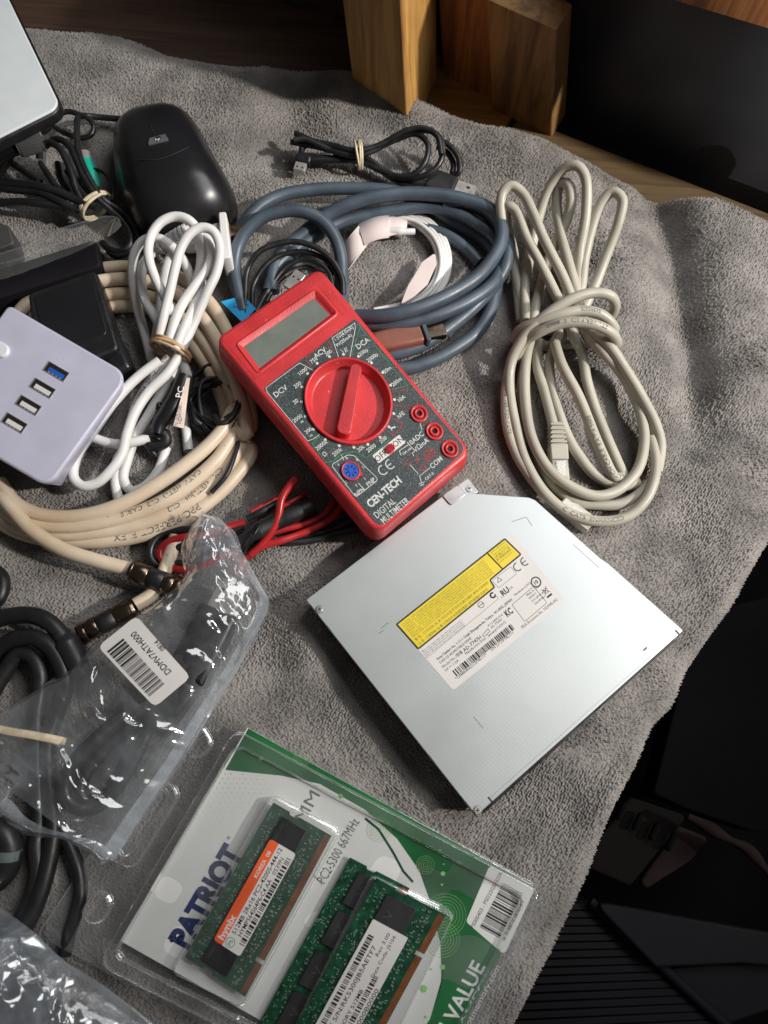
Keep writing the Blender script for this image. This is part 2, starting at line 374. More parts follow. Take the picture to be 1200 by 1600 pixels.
M['label'] = mat('white_label_paper', (.66, .64, .62, 1), .55, var=.015)
M['yellow'] = mat('yellow_label_ink', (.74, .58, .035, 1), .5, var=.03)
M['ink'] = mat('black_ink', (.014, .014, .014, 1), .6)
M['inkgrey'] = mat('grey_ink', (.12, .12, .12, 1), .6)
M['inknavy'] = mat('navy_ink', (.022, .035, .11, 1), .5)
M['inkyel'] = mat('small_ink', (.22, .17, .02, 1), .6)
M['orange'] = mat('orange_ink', (.78, .11, .03, 1), .5)
M['pcb'] = mat('green_circuit_board', (.006, .062, .028, 1), .34, var=.25, vscale=260)
M['pcbshade'] = mat('dark_green_circuit_board', (.008, .07, .035, 1), .36, var=.25, vscale=260)
M['chip'] = mat('chip_epoxy', (.018, .018, .02, 1), .5, var=.08)
M['solder'] = mat('solder', (.55, .58, .54, 1), .3, metal=.8)
M['card'] = mat('white_card', (.70, .70, .68, 1), .45, var=.015)
M['green'] = mat('green_card_ink', (.010, .125, .034, 1), .4, var=.2, vscale=18, col2=(.005, .060, .018, 1))
M['lime'] = mat('pale_green_ink', (.20, .42, .14, 1), .5)
M['greengrey'] = mat('green_grey_ink', (.09, .16, .10, 1), .6)
M['band'] = mat('tan_rubber_band', (.55, .36, .20, 1), .55, var=.12, vscale=200)
M['bandpale'] = mat('pale_rubber_band', (.66, .55, .40, 1), .55, var=.12, vscale=200)
M['teal'] = mat('teal_plastic', (.01, .36, .25, 1), .4)
M['bag'] = film('clear_bag_film', (.82, .88, .95), haze=.075, gl=.09, rough=.09, hvar=.8, hscale=45, gmax=.42)
M['bagdense'] = film('cloudy_bag_film', (.78, .88, .98), haze=.22, gl=.12, rough=.12, hvar=.7, hscale=60)
M['pet'] = film('clear_blister_film', (.9, .95, .95), haze=.05, gl=.07, rough=.05, fres=1.45, hscale=20, edge=.75, gmax=.6)
M['floor'] = mat('dark_floor', (.004, .0036, .004, 1), .8, spec=.06, var=.3, vscale=4)  # floor and clutter tones set near black to stand in for shade
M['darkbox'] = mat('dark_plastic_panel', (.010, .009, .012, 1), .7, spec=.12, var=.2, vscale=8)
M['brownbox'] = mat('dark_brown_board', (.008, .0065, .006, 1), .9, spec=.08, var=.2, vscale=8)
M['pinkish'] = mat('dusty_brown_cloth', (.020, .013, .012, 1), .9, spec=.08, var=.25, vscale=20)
M['grip'] = mat('grey_green_tag', (.12, .15, .14, 1), .5)
M['clearplug'] = film('clear_plug_plastic', (.7, .66, .56), haze=.35, gl=.02, rough=.08)

# ================================================================ the setting
# towel: folds given as ridges (pixel polyline on the table, height, half width)
RIDGE = [([(800, 215), (880, 290), (960, 420), (990, 560)], 8, 24), ([(1030, 300), (1060, 400), (1085, 560), (1090, 640)], -11, 12),
         ([(1120, 330), (1150, 450), (1170, 600)], 9, 24), ([(540, 130), (640, 185), (740, 235), (800, 260)], 6, 20),
         ([(1080, 700), (1150, 650), (1230, 640)], -8, 12), ([(1040, 760), (1120, 730), (1240, 700)], 4, 14), ([(1010, 820), (1100, 810), (1200, 790)], -3, 12),
         ([(440, 130), (470, 200), (430, 240)], -6, 18), ([(560, 180), (600, 200), (700, 250)], -4, 12), ([(960, 680), (990, 600), (1010, 520)], -3, 12),
         ([(420, 880), (470, 940), (470, 1040)], 4, 16), ([(440, 1090), (540, 1150), (640, 1210)], -4, 16), ([(520, 1130), (600, 1190), (690, 1290)], 3, 10),
         ([(860, 1230), (930, 1120), (1010, 1040)], 2.5, 12), ([(150, 60), (230, 120), (330, 130)], 4, 20), ([(560, 420), (620, 440), (690, 400)], 3, 14), ([(380, 960), (430, 1010), (400, 1100)], -2, 12)]
RW = [(np.array([P(*q)[:2] for q in pl]), h, wd) for pl, h, wd in RIDGE]
def segdist(X, Y, pl):
    best = np.full(np.shape(X), 1e9)
    for a, b in zip(pl[:-1], pl[1:]):
        d = b - a; t = np.clip(((X - a[0]) * d[0] + (Y - a[1]) * d[1]) / (d @ d), 0, 1)
        best = np.minimum(best, np.hypot(X - a[0] - t * d[0], Y - a[1] - t * d[1]))
    return best
def towel_h(X, Y):
    X = np.asarray(X, float); Y = np.asarray(Y, float); h = np.zeros(X.shape)
    for pl, hh, wd in RW: h += hh * np.exp(-(segdist(X, Y, pl) / wd) ** 2)
    h += vnoise(X / 45, Y / 45, 3) * 1.6 + vnoise(X / 20, Y / 20, 4) * .7
    return h - 1.5
def PT(px, py, z=0.0):
    """point z mm above the towel"""
    p = P(px, py, z)
    for _ in range(3): p = P(px, py, z + max(-1.0, float(towel_h(p[0], p[1]))))
    return p
def TP(crop, pts):
    x0, y0, sc = crop; return [PT(x0 + p[0] / sc, y0 + p[1] / sc, p[2]) for p in pts]
EDGE_BACK = [(-200, 20), (-60, 38), (60, 44), (180, 60), (260, 92), (350, 100), (420, 102), (520, 114), (570, 126), (620, 148), (680, 172), (770, 213), (850, 236), (905, 254), (960, 278), (1040, 303), (1120, 328), (1200, 352), (1400, 420)]
EDGE_FRONT = [(1500, 420), (1330, 650), (1200, 838), (1150, 925), (1100, 1000), (1066, 1048), (1046, 1096), (1012, 1132), (990, 1190), (955, 1255), (930, 1318), (908, 1378), (880, 1432), (846, 1502), (800, 1592), (740, 1720), (690, 1850)]
EB = np.array([P(*q)[:2] for q in EDGE_BACK]); EF = np.array([P(*q)[:2] for q in EDGE_FRONT])
def signed(X, Y, pl):
    """nearest point on a polyline: distance (positive on the right-hand side of travel negated), foot and normal"""
    best = np.full(X.shape, 1e9); sd = np.zeros(X.shape); nx = np.zeros(X.shape); ny = np.zeros(X.shape)
    for a, b in zip(pl[:-1], pl[1:]):
        d = b - a; t = np.clip(((X - a[0]) * d[0] + (Y - a[1]) * d[1]) / (d @ d), 0, 1)
        rx, ry = X - a[0] - t * d[0], Y - a[1] - t * d[1]; dd = np.hypot(rx, ry); k = dd < best
        side = np.sign(d[0] * ry - d[1] * rx); side[side == 0] = 1
        best[k] = dd[k]; sd[k] = (side * dd)[k]; nx[k] = (rx * side / (dd + 1e-6))[k]; ny[k] = (ry * side / (dd + 1e-6))[k]
    return sd, nx, ny
def build_towel():
    st = .38
    xs = np.arange(-335, 395, st); ys = np.arange(-125, 470, st)
    X, Y = np.meshgrid(xs, ys)
    db, bnx, bny = signed(X[::8, ::8], Y[::8, ::8], EB); df, fnx, fny = signed(X[::8, ::8], Y[::8, ::8], EF)
    def upsample(a):
        iy = np.linspace(0, a.shape[0] - 1, X.shape[0]); ix = np.linspace(0, a.shape[1] - 1, X.shape[1])
        y0 = np.floor(iy).astype(int); x0 = np.floor(ix).astype(int); y1 = np.minimum(y0 + 1, a.shape[0] - 1); x1 = np.minimum(x0 + 1, a.shape[1] - 1)
        fy = (iy - y0)[:, None]; fx = (ix - x0)[None]
        return (a[y0][:, x0] * (1 - fx) + a[y0][:, x1] * fx) * (1 - fy) + (a[y1][:, x0] * (1 - fx) + a[y1][:, x1] * fx) * fy
    DB, BX, BY, DF, FX, FY = [upsample(a) for a in (db, bnx, bny, df, fnx, fny)]
    if DB[0, X.shape[1] // 2] > 0: DB = -DB; BX = -BX; BY = -BY
    j = np.argmin(np.abs(ys)); i = np.argmin(np.abs(xs))
    if DF[j, i] > 0: DF = -DF; FX = -FX; FY = -FY
    # frayed outline
    H = np.zeros(X.shape)
    for pl, hh, wd in RW: H += hh * np.exp(-(segdist(X[::4, ::4], Y[::4, ::4], pl) / wd) ** 2).repeat(4, 0).repeat(4, 1)[:X.shape[0], :X.shape[1]]
    # smooth the coarse evaluation
    for _ in range(3):
        H[2:-2] = (H[:-4] + H[2:-2] + H[4:]) / 3; H[:, 2:-2] = (H[:, :-4] + H[:, 2:-2] + H[:, 4:]) / 3
    H += vnoise(X / 45, Y / 45, 3) * 1.6 + vnoise(X / 20, Y / 20, 4) * .7
    H -= 1.5
    # pile: rows of little yarn loops, each leaning its own way
    ang = R(-28); wx = vnoise(X / 60, Y / 60, 7) * 5; wy = vnoise(X / 60, Y / 60, 8) * 5
    U = (X * math.cos(ang) + Y * math.sin(ang) + wx) / 1.3; V = (-X * math.sin(ang) + Y * math.cos(ang) + wy) / 1.1
    ui = np.floor(U).astype(int); vi = np.floor(V).astype(int)
    jx = rng.random((512, 512)) * .6 + .2; jy = rng.random((512, 512)) * .5 + .25; ja = rng.random((512, 512)); jh = rng.random((512, 512))
    lean = vnoise(X / 30, Y / 30, 11) * 1.2 + .4
    pile = np.zeros(X.shape)
    for du in (-1, 0, 1):
        for dv in (-1, 0, 1):
            a = (ui + du) % 512; b = (vi + dv) % 512
            ox = U - (ui + du + jx[a, b]); oy = V - (vi + dv + jy[a, b])
            th = (ja[a, b] - .5) * 1.3 + lean; c, s = np.cos(th), np.sin(th)
            e1 = ox * c + oy * s; e2 = -ox * s + oy * c
            pile = np.maximum(pile, (.45 + .75 * jh[a, b]) * np.clip(1 - (e1 / .58) ** 2 - (e2 / .36) ** 2, 0, 1) ** .6)
    Z = H + pile * 1.45 - 1.1
    # lean each loop a little sideways
    Xn = X + pile * .5 * np.cos(lean * 2); Yn = Y + pile * .5 * np.sin(lean * 2)
    for D, nx, ny, drop in ((DB, BX, BY, 26.0), (DF, FX, FY, 120.0)):
        D = D + 4.0; r = 7.0
        k = D > 0; an = np.clip(D / r, 0, math.pi / 2)
        adv = r * np.sin(an); down = r * (1 - np.cos(an)) + np.clip(D - r * math.pi / 2, 0, drop)
        Xn = np.where(k, Xn - nx * (D - adv) + nx * pile * 1.3 * np.sin(an), Xn); Yn = np.where(k, Yn - ny * (D - adv) + ny * pile * 1.3 * np.sin(an), Yn); Z = np.where(k, Z * 1.0 - down, Z)
    keep = (DB < 26) & (DF < 60) & ~((DB > 4) & (DF > 4))
    # leave out what lies far outside the view
    q = np.stack([Xn - CAM[0], Yn - CAM[1], Z - CAM[2]], -1); zz = q @ FW; px = 600 + F_PX * (q @ CR) / zz; py = 800 - F_PX * (q @ CU) / zz
    keep &= (px > -140) & (px < 1340) & (py > -140) & (py < 1740)
    idx = -np.ones(X.shape, np.int64); n = keep.sum(); idx[keep] = np.arange(n)
    f = np.stack([idx[:-1, :-1], idx[:-1, 1:], idx[1:, 1:], idx[1:, :-1]], -1).reshape(-1, 4); f = f[(f >= 0).all(1)]
    me = bpy.data.meshes.new('towel'); me.vertices.add(n)
    co = np.stack([Xn[keep], Yn[keep], Z[keep]], 1) / 1000; me.vertices.foreach_set('co', co.astype(np.float32).ravel())
    me.loops.add(f.size); me.loops.foreach_set('vertex_index', f.ravel().astype(np.int32))
    me.polygons.add(len(f)); me.polygons.foreach_set('loop_start', (np.arange(len(f)) * 4).astype(np.int32))
    me.update(calc_edges=True); me.polygons.foreach_set('use_smooth', np.ones(len(f), bool))
    me.materials.append(M['towel']); me.update()
    o = bpy.data.objects.new('towel', me); COL.objects.link(o)
    tag(o, 'crumpled grey terry towel spread under all the cables and gadgets', 'towel')
    print('towel', n)
build_towel()
def fromworld(pts, w=None, l=None): return Frame(pts, w, l)
G = Frame([np.array([0, 0, 0.]), np.array([100, 0, 0.]), np.array([100, -100, 0.]), np.array([0, -100, 0.])], 100, 100)  # a=x, b=-y
def boxw(mb, foot, z0, z1, bev=0.0, mi=None):
    mb.prism(G, [(p[0], -p[1]) for p in foot], z0, z1, bev, mi=mi); return mb
# table top under the towel, floor
tp = [P(-260, 90)[:2], P(500, 150)[:2], P(1190, 380)[:2]] 
mb = MB(); edge = [P(x, y)[:2] for x, y in [(-300, 90), (60, 75), (350, 130), (620, 190), (900, 300), (1200, 392), (1330, 430), (1250, 700), (1165, 838), (1065, 1000), (1010, 1085), (950, 1190), (895, 1310), (845, 1425), (760, 1590), (690, 1760), (-300, 1800)]]
boxw(mb, edge, -34, -14, 1); obj('table_top', mb, M['wood_dark'], kind='structure')
mb = MB(); mb.add([(-2500, -2500, -520), (2500, -2500, -520), (2500, 2500, -520), (-2500, 2500, -520)], [(0, 1, 2, 3)], False); obj('floor', mb, M['floor'], kind='structure')
# timber behind the table
ZL = -16.0
def post(name, foot_px, ztop, mats, label, z0=ZL, lean=(0, 0), slices=14):
    foot = np.array([P(x, y, z0)[:2] for x, y in foot_px]); fp = round_poly(foot, 1.6, 3); rings = []
    for k in range(slices + 1):
        t = k / slices; z = z0 + (ztop - z0) * t
        rings.append([(q[0] + lean[0] * t * (ztop - z0), q[1] + lean[1] * t * (ztop - z0), z) for q in fp])
    mb = MB(); mb.loft(rings, True, True, False); mb.mi = 0
    # faces turned to the light side get the second material when given
    o = obj(name, mb, mats, label=label, cat='timber post'); return o
def quad_from(fl, fr, br): return [fl, fr, br, (fl[0] + br[0] - fr[0], fl[1] + br[1] - fr[1])]
p1 = post('wooden_post', quad_from((556, 165), (638, 216), (683, 120)), 125, M['wood_light'], 'tall pale pine post rising behind the towel, widest and leftmost of the timbers', lean=(-.10, 0))
p2 = post('wooden_post', [(692, 118), (778, 160), (800, 120), (715, 80)], 110, M['wood_orange'], 'orange brown pine stud between the pale post and the short block', lean=(-.16, 0))
p3 = post('wooden_block', [(768, 170), (862, 214), (884, 178), (800, 132)], 60, M['wood_grey'], 'short brown timber block with a sawn top standing on the ledge', lean=(-.20, 0))
def plank(pxs, label, m, z1=ZL, th=22):
    mb = MB(); boxw(mb, [P(x, y, z1)[:2] for x, y in pxs], z1 - th, z1, 1.5); return obj('ledge_board', mb, m, label=label, cat='board')
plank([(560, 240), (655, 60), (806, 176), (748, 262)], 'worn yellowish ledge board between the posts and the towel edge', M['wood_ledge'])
plank([(812, 181), (752, 268), (1300, 520), (1400, 410)], 'long shade-toned ledge board running off right behind the towel', M['wood_ledge_dim'])
plank([(-300, 130), (540, 205), (640, 60), (560, 30), (330, -60), (-300, -120)], 'dark brown ledge board behind the towel at the left', M['wood_dark'], z1=ZL - 1)
mb = MB(); a, b = P(800, 120, ZL), P(1330, 350, ZL); 
boxw(mb, [a[:2], b[:2], b[:2] + [5, 14], a[:2] + [5, 14]], ZL - 120, 96, 1); obj('dark_sheet', mb, M['slate'], label='dark slate coloured sheet standing behind the timber block', cat='panel')
mb = MB(); a, b = P(150, -90, ZL), P(800, 118, ZL)
boxw(mb, [a[:2], b[:2], b[:2] + [-4, 16], a[:2] + [-4, 16]], ZL - 120, 110, 1); obj('back_board', mb, M['wood_dark'], label='very dark brown board closing the back behind the tall posts', cat='board')
mb = MB(); a = P(980, -22, 96); b = P(1300, 74, 96); boxw(mb, [a[:2], b[:2], b[:2] + [-20, 50], a[:2] + [-20, 50]], 96, 120, 2); obj('cross_beam', mb, M['wood_orange'], label='brown beam crossing the dark sheet at the top right', cat='beam')
# dark clutter on the floor to the right
def floor_frame(pxs, z): return FP(pxs, z)
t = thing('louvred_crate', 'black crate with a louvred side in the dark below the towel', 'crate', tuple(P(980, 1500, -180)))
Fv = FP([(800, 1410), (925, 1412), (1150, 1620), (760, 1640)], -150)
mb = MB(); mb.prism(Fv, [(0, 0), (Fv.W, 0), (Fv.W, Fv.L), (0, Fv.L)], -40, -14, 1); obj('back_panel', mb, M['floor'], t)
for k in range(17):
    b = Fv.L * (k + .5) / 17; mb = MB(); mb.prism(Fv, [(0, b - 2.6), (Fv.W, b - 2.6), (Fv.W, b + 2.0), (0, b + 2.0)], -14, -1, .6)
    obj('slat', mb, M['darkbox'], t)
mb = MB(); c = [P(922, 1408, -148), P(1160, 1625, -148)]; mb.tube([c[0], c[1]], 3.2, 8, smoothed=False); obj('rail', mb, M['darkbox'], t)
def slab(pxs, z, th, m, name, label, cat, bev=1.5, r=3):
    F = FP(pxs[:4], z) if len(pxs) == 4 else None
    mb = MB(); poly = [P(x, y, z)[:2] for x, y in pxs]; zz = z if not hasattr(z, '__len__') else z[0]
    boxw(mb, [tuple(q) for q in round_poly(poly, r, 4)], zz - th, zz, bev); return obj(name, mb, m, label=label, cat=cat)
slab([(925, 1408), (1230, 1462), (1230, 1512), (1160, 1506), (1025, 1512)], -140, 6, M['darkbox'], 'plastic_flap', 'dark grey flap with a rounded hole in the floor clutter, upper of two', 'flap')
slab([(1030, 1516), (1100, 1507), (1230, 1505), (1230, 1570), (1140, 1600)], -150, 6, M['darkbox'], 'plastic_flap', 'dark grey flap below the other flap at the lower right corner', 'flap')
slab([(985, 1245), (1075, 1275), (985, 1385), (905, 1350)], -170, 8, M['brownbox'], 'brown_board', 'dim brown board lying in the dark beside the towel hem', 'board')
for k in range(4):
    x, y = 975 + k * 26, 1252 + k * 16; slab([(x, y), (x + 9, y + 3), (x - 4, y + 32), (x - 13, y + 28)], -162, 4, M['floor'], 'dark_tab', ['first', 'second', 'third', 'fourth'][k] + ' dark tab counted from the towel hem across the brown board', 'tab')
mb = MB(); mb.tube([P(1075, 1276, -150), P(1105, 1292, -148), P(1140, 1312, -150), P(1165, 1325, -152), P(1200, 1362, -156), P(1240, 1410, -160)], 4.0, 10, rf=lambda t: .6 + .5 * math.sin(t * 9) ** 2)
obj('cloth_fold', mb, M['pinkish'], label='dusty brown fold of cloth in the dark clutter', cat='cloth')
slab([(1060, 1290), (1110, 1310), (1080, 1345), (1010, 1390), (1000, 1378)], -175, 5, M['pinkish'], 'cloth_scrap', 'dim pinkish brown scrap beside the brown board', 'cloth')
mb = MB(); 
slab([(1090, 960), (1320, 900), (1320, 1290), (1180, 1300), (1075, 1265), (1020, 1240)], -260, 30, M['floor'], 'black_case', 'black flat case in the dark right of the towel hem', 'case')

# ================================================================ red multimeter
def meter():
    F = FP([(334, 529), (499, 416), (739, 707), (588, 836)], [40, 40, 32, 32], 70, 126)
    I = F.inv
    C5 = lambda x, y: I(400 + x / 3.529, 500 + y / 3.529)
    C4 = lambda x, y: I(300 + x / 2.4, 380 + y / 2.4)
    root = thing('multimeter', 'red handheld digital multimeter with a round dial lying against the silver drive', 'multimeter', tuple(F.at(35, 63, -27)))
    W, L = F.W, F.L
    out = round_poly([(0, 0), (W, 0), (W, L), (0, L)], [5, 5, 6, 6], 8)
    mb = MB(); big = inset2(out, -1.2)
    rings = [[F.at(a, b, -29) for a, b in inset2(out, 3)], [F.at(a, b, -27) for a, b in inset2(out, 1)], [F.at(a, b, -14) for a, b in big], [F.at(a, b, -13.3) for a, b in inset2(big, .5)], [F.at(a, b, -12.8) for a, b in inset2(big, .5)], [F.at(a, b, -12.3) for a, b in big], [F.at(a, b, -2.4) for a, b in out],
             [F.at(a, b, -1.0) for a, b in inset2(out, .35)], [F.at(a, b, -.2) for a, b in inset2(out, 1.1)], [F.at(a, b, 0) for a, b in inset2(out, 2.2)]]
    # top sheet with holes for the lcd and the dial is laid as separate rim pieces: keep one plain sheet, recesses cut as dark wells on it
    mb.loft(rings, True, False)
    # recess outline for LCD
    q = [I(366, 537), I(494, 449), I(531, 490), I(403, 587)]; rec = round_poly(q, 2.5, 4)
    lcd = [I(379, 537.5), I(489.6, 462.5), I(517.5, 491.7), I(407.5, 576)]
    kc = C5(510, 448); kr = np.mean([np.hypot(*(np.array(C5(x, y)) - kc)) for x, y in ((268, 440), (752, 450), (500, 207), (500, 690))])
    # flat top as a fine grid minus the recess and the dial
    inner = inset2(out, 2.2)
    import bmesh
    bm = bmesh.new()
    def loopv(pts, w=0): return [bm.verts.new(F.at(a, b, w)) for a, b in pts]
    l1 = loopv(inner); l2 = loopv(rec); l3 = loopv(circle2(kc[0], kc[1], kr, 56))
    es = []
    for l in (l1, l2, l3):
        for i in range(len(l)): es.append(bm.edges.new((l[i], l[(i + 1) % len(l)])))
    bmesh.ops.triangle_fill(bm, use_beauty=True, use_dissolve=False, edges=es, normal=Vector(F.n))
    bm.verts.index_update(); mb.add([tuple(v.co) for v in bm.verts], [tuple(v.index for v in f.verts) for f in bm.faces], False); bm.free()
    # lcd well: ledge, slope, floor
    mb.loft([[F.at(a, b, 0) for a, b in rec], [F.at(a, b, .5) for a, b in inset2(rec, .4)], [F.at(a, b, .5) for a, b in inset2(rec, 1.1)], [F.at(a, b, -1.6) for a, b in inset2(rec, 2.6)], [F.at(a, b, -1.9) for a, b in inset2(rec, 4)]], False, False)
    mb.flat(F, rec, -2.0)
    # fine ribs beside the display
    top = 2.6; bot = C4(205, 512)[1]
    yb = min(I(403, 587)[1], 42)
    for k in range(34):
        b = 3.2 + k * (yb + 1.5 - 3.2) / 34
        for a0, a1 in ((3.2, min(p[0] for p in rec) - .8), (max(p[0] for p in rec) + .8, W - 3.2)):
            if a1 > a0: mb.prism(F, [(a0, b), (a1, b), (a1, b + .45), (a0, b + .45)], 0, .22)
        if b < min(p[1] for p in rec) - 1 or b > max(p[1] for p in rec) + .5: mb.prism(F, [(min(p[0] for p in rec) - .8, b), (max(p[0] for p in rec) + .8, b), (max(p[0] for p in rec) + .8, b + .45), (min(p[0] for p in rec) - .8, b + .45)], 0, .22)
    body = obj('body', mb, M['red'], root)
    # screen
    mb = MB(); mb.flat(F, lcd, -1.75); sc = obj('screen', mb, M['lcd'], root)
    # dark face plate with the dial hole
    fp = [C4(268, 545), C4(612, 283), C4(1028, 772), C4(705, 1070)]
    bm = bmesh.new(); plate = round_poly(fp, [1.5, 1.5, 4, 4], 5)
    l1 = [bm.verts.new(F.at(a, b, .18)) for a, b in plate]; l3 = [bm.verts.new(F.at(a, b, .18)) for a, b in circle2(kc[0], kc[1], kr, 56)]; es = []
    for l in (l1, l3):
        for i in range(len(l)): es.append(bm.edges.new((l[i], l[(i + 1) % len(l)])))
    bmesh.ops.triangle_fill(bm, use_beauty=True, edges=es, normal=Vector(F.n)); bm.verts.index_update()
    mb = MB(); mb.add([tuple(v.co) for v in bm.verts], [tuple(v.index for v in f.verts) for f in bm.faces], False); bm.free()
    obj('face_plate', mb, M['faceplate'], root)
    # printing
    mb = MB(); w = .28; T = lambda s, x, y, h, **k: mb.text(F, s, *C5(x, y), h, w, **k)
    for s, x, y, h in [("DCV", 135, 392, 3.6), ("1000", 258, 283, 2.6), ("200", 228, 358, 2.6), ("20", 218, 450, 2.6), ("2000", 228, 543, 2.6), ("m", 252, 560, 2.0), ("200", 288, 610, 2.4), ("m", 302, 636, 2.0),
                       ("ACV", 352, 182, 3.4), ("750", 318, 222, 2.7), ("200", 398, 182, 2.5), ("1.5V(4.0mA)", 484, 74, 2.3), ("9V(25mA)", 484, 113, 2.3), ("DCA", 588, 128, 3.6), ("200µ", 590, 178, 2.6), ("2000µ", 640, 207, 2.6),
                       ("20m", 722, 275, 2.6), ("200m", 774, 341, 2.6), ("10A", 802, 433, 2.6), ("hFE", 798, 523, 2.8), ("2000k", 361, 690, 2.6), ("Ω", 378, 740, 2.8), ("200k", 448, 728, 2.6), ("20k", 577, 708, 2.6),
                       ("2000", 634, 706, 2.6), ("200", 700, 660, 2.6), ("10ADC", 880, 655, 3.2), ("VΩmA", 908, 690, 3.2), ("10A max", 835, 720, 1.7), ("COM", 992, 786, 3.2), ("CAT-II", 955, 862, 1.9),
                       ("NPN", 570, 948, 2.7), ("PNP", 632, 893, 2.7), ("E", 455, 797, 1.6), ("B", 500, 762, 1.6), ("C", 592, 812, 1.6), ("E", 553, 912, 1.6), ("C", 495, 898, 1.6), ("E", 600, 875, 1.6), ("B", 557, 772, 1.6)]:
        T(s, x, y, h * .8, bold=.012)
    dd = lambda x0, y0, x1, y1: abs(C5(x1, y1)[0] - C5(x0, y0)[0])
    T("CEN-TECH", 705, 948, 3.9, bold=.035, width=dd(615, 1010, 800, 880), res=3); T("DIGITAL", 709, 1037, 3.3, width=dd(655, 1080, 765, 998), bold=.004); T("MULTIMETER", 766, 1050, 3.3, width=dd(688, 1105, 838, 992), bold=.004)
    # CE mark
    ca, cb = C5(700, 828)
    for off, cross in ((0, False), (5.0, True)):
        mb.stroke(F, [(ca + off + 2.3 * math.cos(t), cb + 2.3 * math.sin(t)) for t in np.linspace(R(60), R(300), 16)], .55, w)
        if cross: mb.stroke(F, [(ca + off - 2.1, cb), (ca + off + .8, cb)], .5, w)
    for x, y in [(483, 190), (405, 203), (337, 240), (285, 297), (253, 370), (251, 452), (272, 532), (317, 603), (382, 660), (459, 694), (540, 703), (617, 687), (684, 648), (733, 590), (760, 517), (764, 440), (742, 361), (699, 291), (637, 237), (565, 202)]:
        mb.flat(F, circle2(*C5(x, y), .75, 12), w)
    SP = lambda pts, th=.32, closed=False, r=0, mi=0: mb.stroke(F, round_poly([C5(*p) for p in pts], r, 4) if r and closed else [C5(*p) for p in pts], th, w - .03, closed=closed, mi=mi)
    SP([(318, 280), (240, 238), (55, 375), (62, 400), (285, 668), (320, 655), (350, 632)])
    SP([(420, 100), (545, 18), (548, 45), (518, 205)]); SP([(420, 100), (455, 205)])
    SP([(415, 800), (505, 745), (540, 748), (675, 880), (550, 978)], closed=True, r=1.2)
    SP([(565, 900), (600, 942)]); SP([(470, 745), (485, 775)]); SP([(465, 165), (485, 180)], .3); SP([(495, 150), (505, 175)], .3); SP([(487, 155), (497, 180)], .5)
    SP([(838, 690), (790, 722), (800, 748)]); SP([(905, 570), (915, 610)]); SP([(880, 718), (862, 735), (870, 752)]); SP([(960, 815), (902, 860), (912, 900)]); SP([(850, 800), (895, 850)]); SP([(898, 905), (930, 893)]); SP([(905, 915), (925, 905)]); SP([(1005, 770), (1025, 760)])
    SP([(745, 598), (770, 590)], .8); SP([(738, 590), (750, 612)], .4)
    mb.mi = 0; obj('scale_markings', mb, M['print'], root)
    mb = MB()
    SP([(430, 190), (405, 125), (380, 120), (280, 205), (278, 225), (305, 262)], mi=0); obj('red_outline', mb, M['redmark'], root); mb = MB(); SP([(745, 402), (840, 378)]); obj('red_outline', mb, M['redmark'], root); mb = MB(); SP([(755, 470), (830, 478), (850, 500)]); obj('red_outline', mb, M['redmark'], root); mb = MB(); SP([(755, 545), (808, 568), (800, 595), (755, 637), (725, 615)])
    keep = mb
    for x, y, r in ((838, 785, 20), (918, 815, 22)): mb = MB(); SP([(x, y - r), (x - r, y + r * .7), (x + r, y + r * .6)], closed=True); obj('warning_triangle', mb, M['redmark'], root)
    obj('red_outline', keep, M['redmark'], root); mb = MB()
    mb.text(F, "MAX", *C5(948, 722), 1.8, w); mb.text(F, "600VDC", *C5(960, 740), 1.8, w); mb.text(F, "750VAC", *C5(965, 762), 1.6, w); SP([(890, 745), (880, 772), (893, 768), (885, 795)], .5)
    obj('warning_text', mb, M['redmark'], root)
    mb = MB(); SP([(525, 200), (575, 40), (835, 365), (745, 385)]); obj('range_outline', mb, M['greenmark'], root); mb = MB(); SP([(350, 640), (310, 685), (385, 785), (425, 780), (470, 740), (540, 725), (610, 760), (735, 665), (730, 645), (705, 628)])
    obj('range_outline', mb, M['greenmark'], root)
    # dial
    d = MB(); prof = [(kr, -.1), (kr, 1.4), (kr - .5, 2.0), (kr - 1.2, 2.0), (kr - 1.6, 1.6), (kr - 3.6, -3.2), (kr - 4.4, -3.6)]
    d.loft([[F.at(x, y, h) for x, y in circle2(kc[0], kc[1], rr, 64)] for rr, h in prof], False, True)
    h0 = np.array(C5(553, 262)); h1 = np.array(C5(482, 628)); ax = nrm(h1 - h0); pr = np.array([-ax[1], ax[0]])
    bar = [h0 + pr * 2.9 + ax * 1.5, h0 - pr * 2.9 + ax * 1.5, h1 - pr * 3.6 - ax * 1.5, h1 + pr * 3.6 - ax * 1.5]
    bar = round_poly([h0 + pr * 3.1 - ax * 1, h0 - pr * 3.1 - ax * 1, h1 - pr * 3.9 + ax * 1, h1 + pr * 3.9 + ax * 1], 2.8, 6)
    dial = obj('dial', d, M['red'], root)
    d = MB(); d.prism(F, bar, -3.8, 2.6, .7); obj('pointer_grip', d, M['red'], dial)
    d = MB(); c = h1 - ax * 2.2; d.stroke(F, [c + pr * 1.2 - ax * 1.6, c + ax * 1.6, c - pr * 1.2 - ax * 1.6], .35, 2.68, closed=True); obj('pointer_arrow', d, M['redmark'], dial)
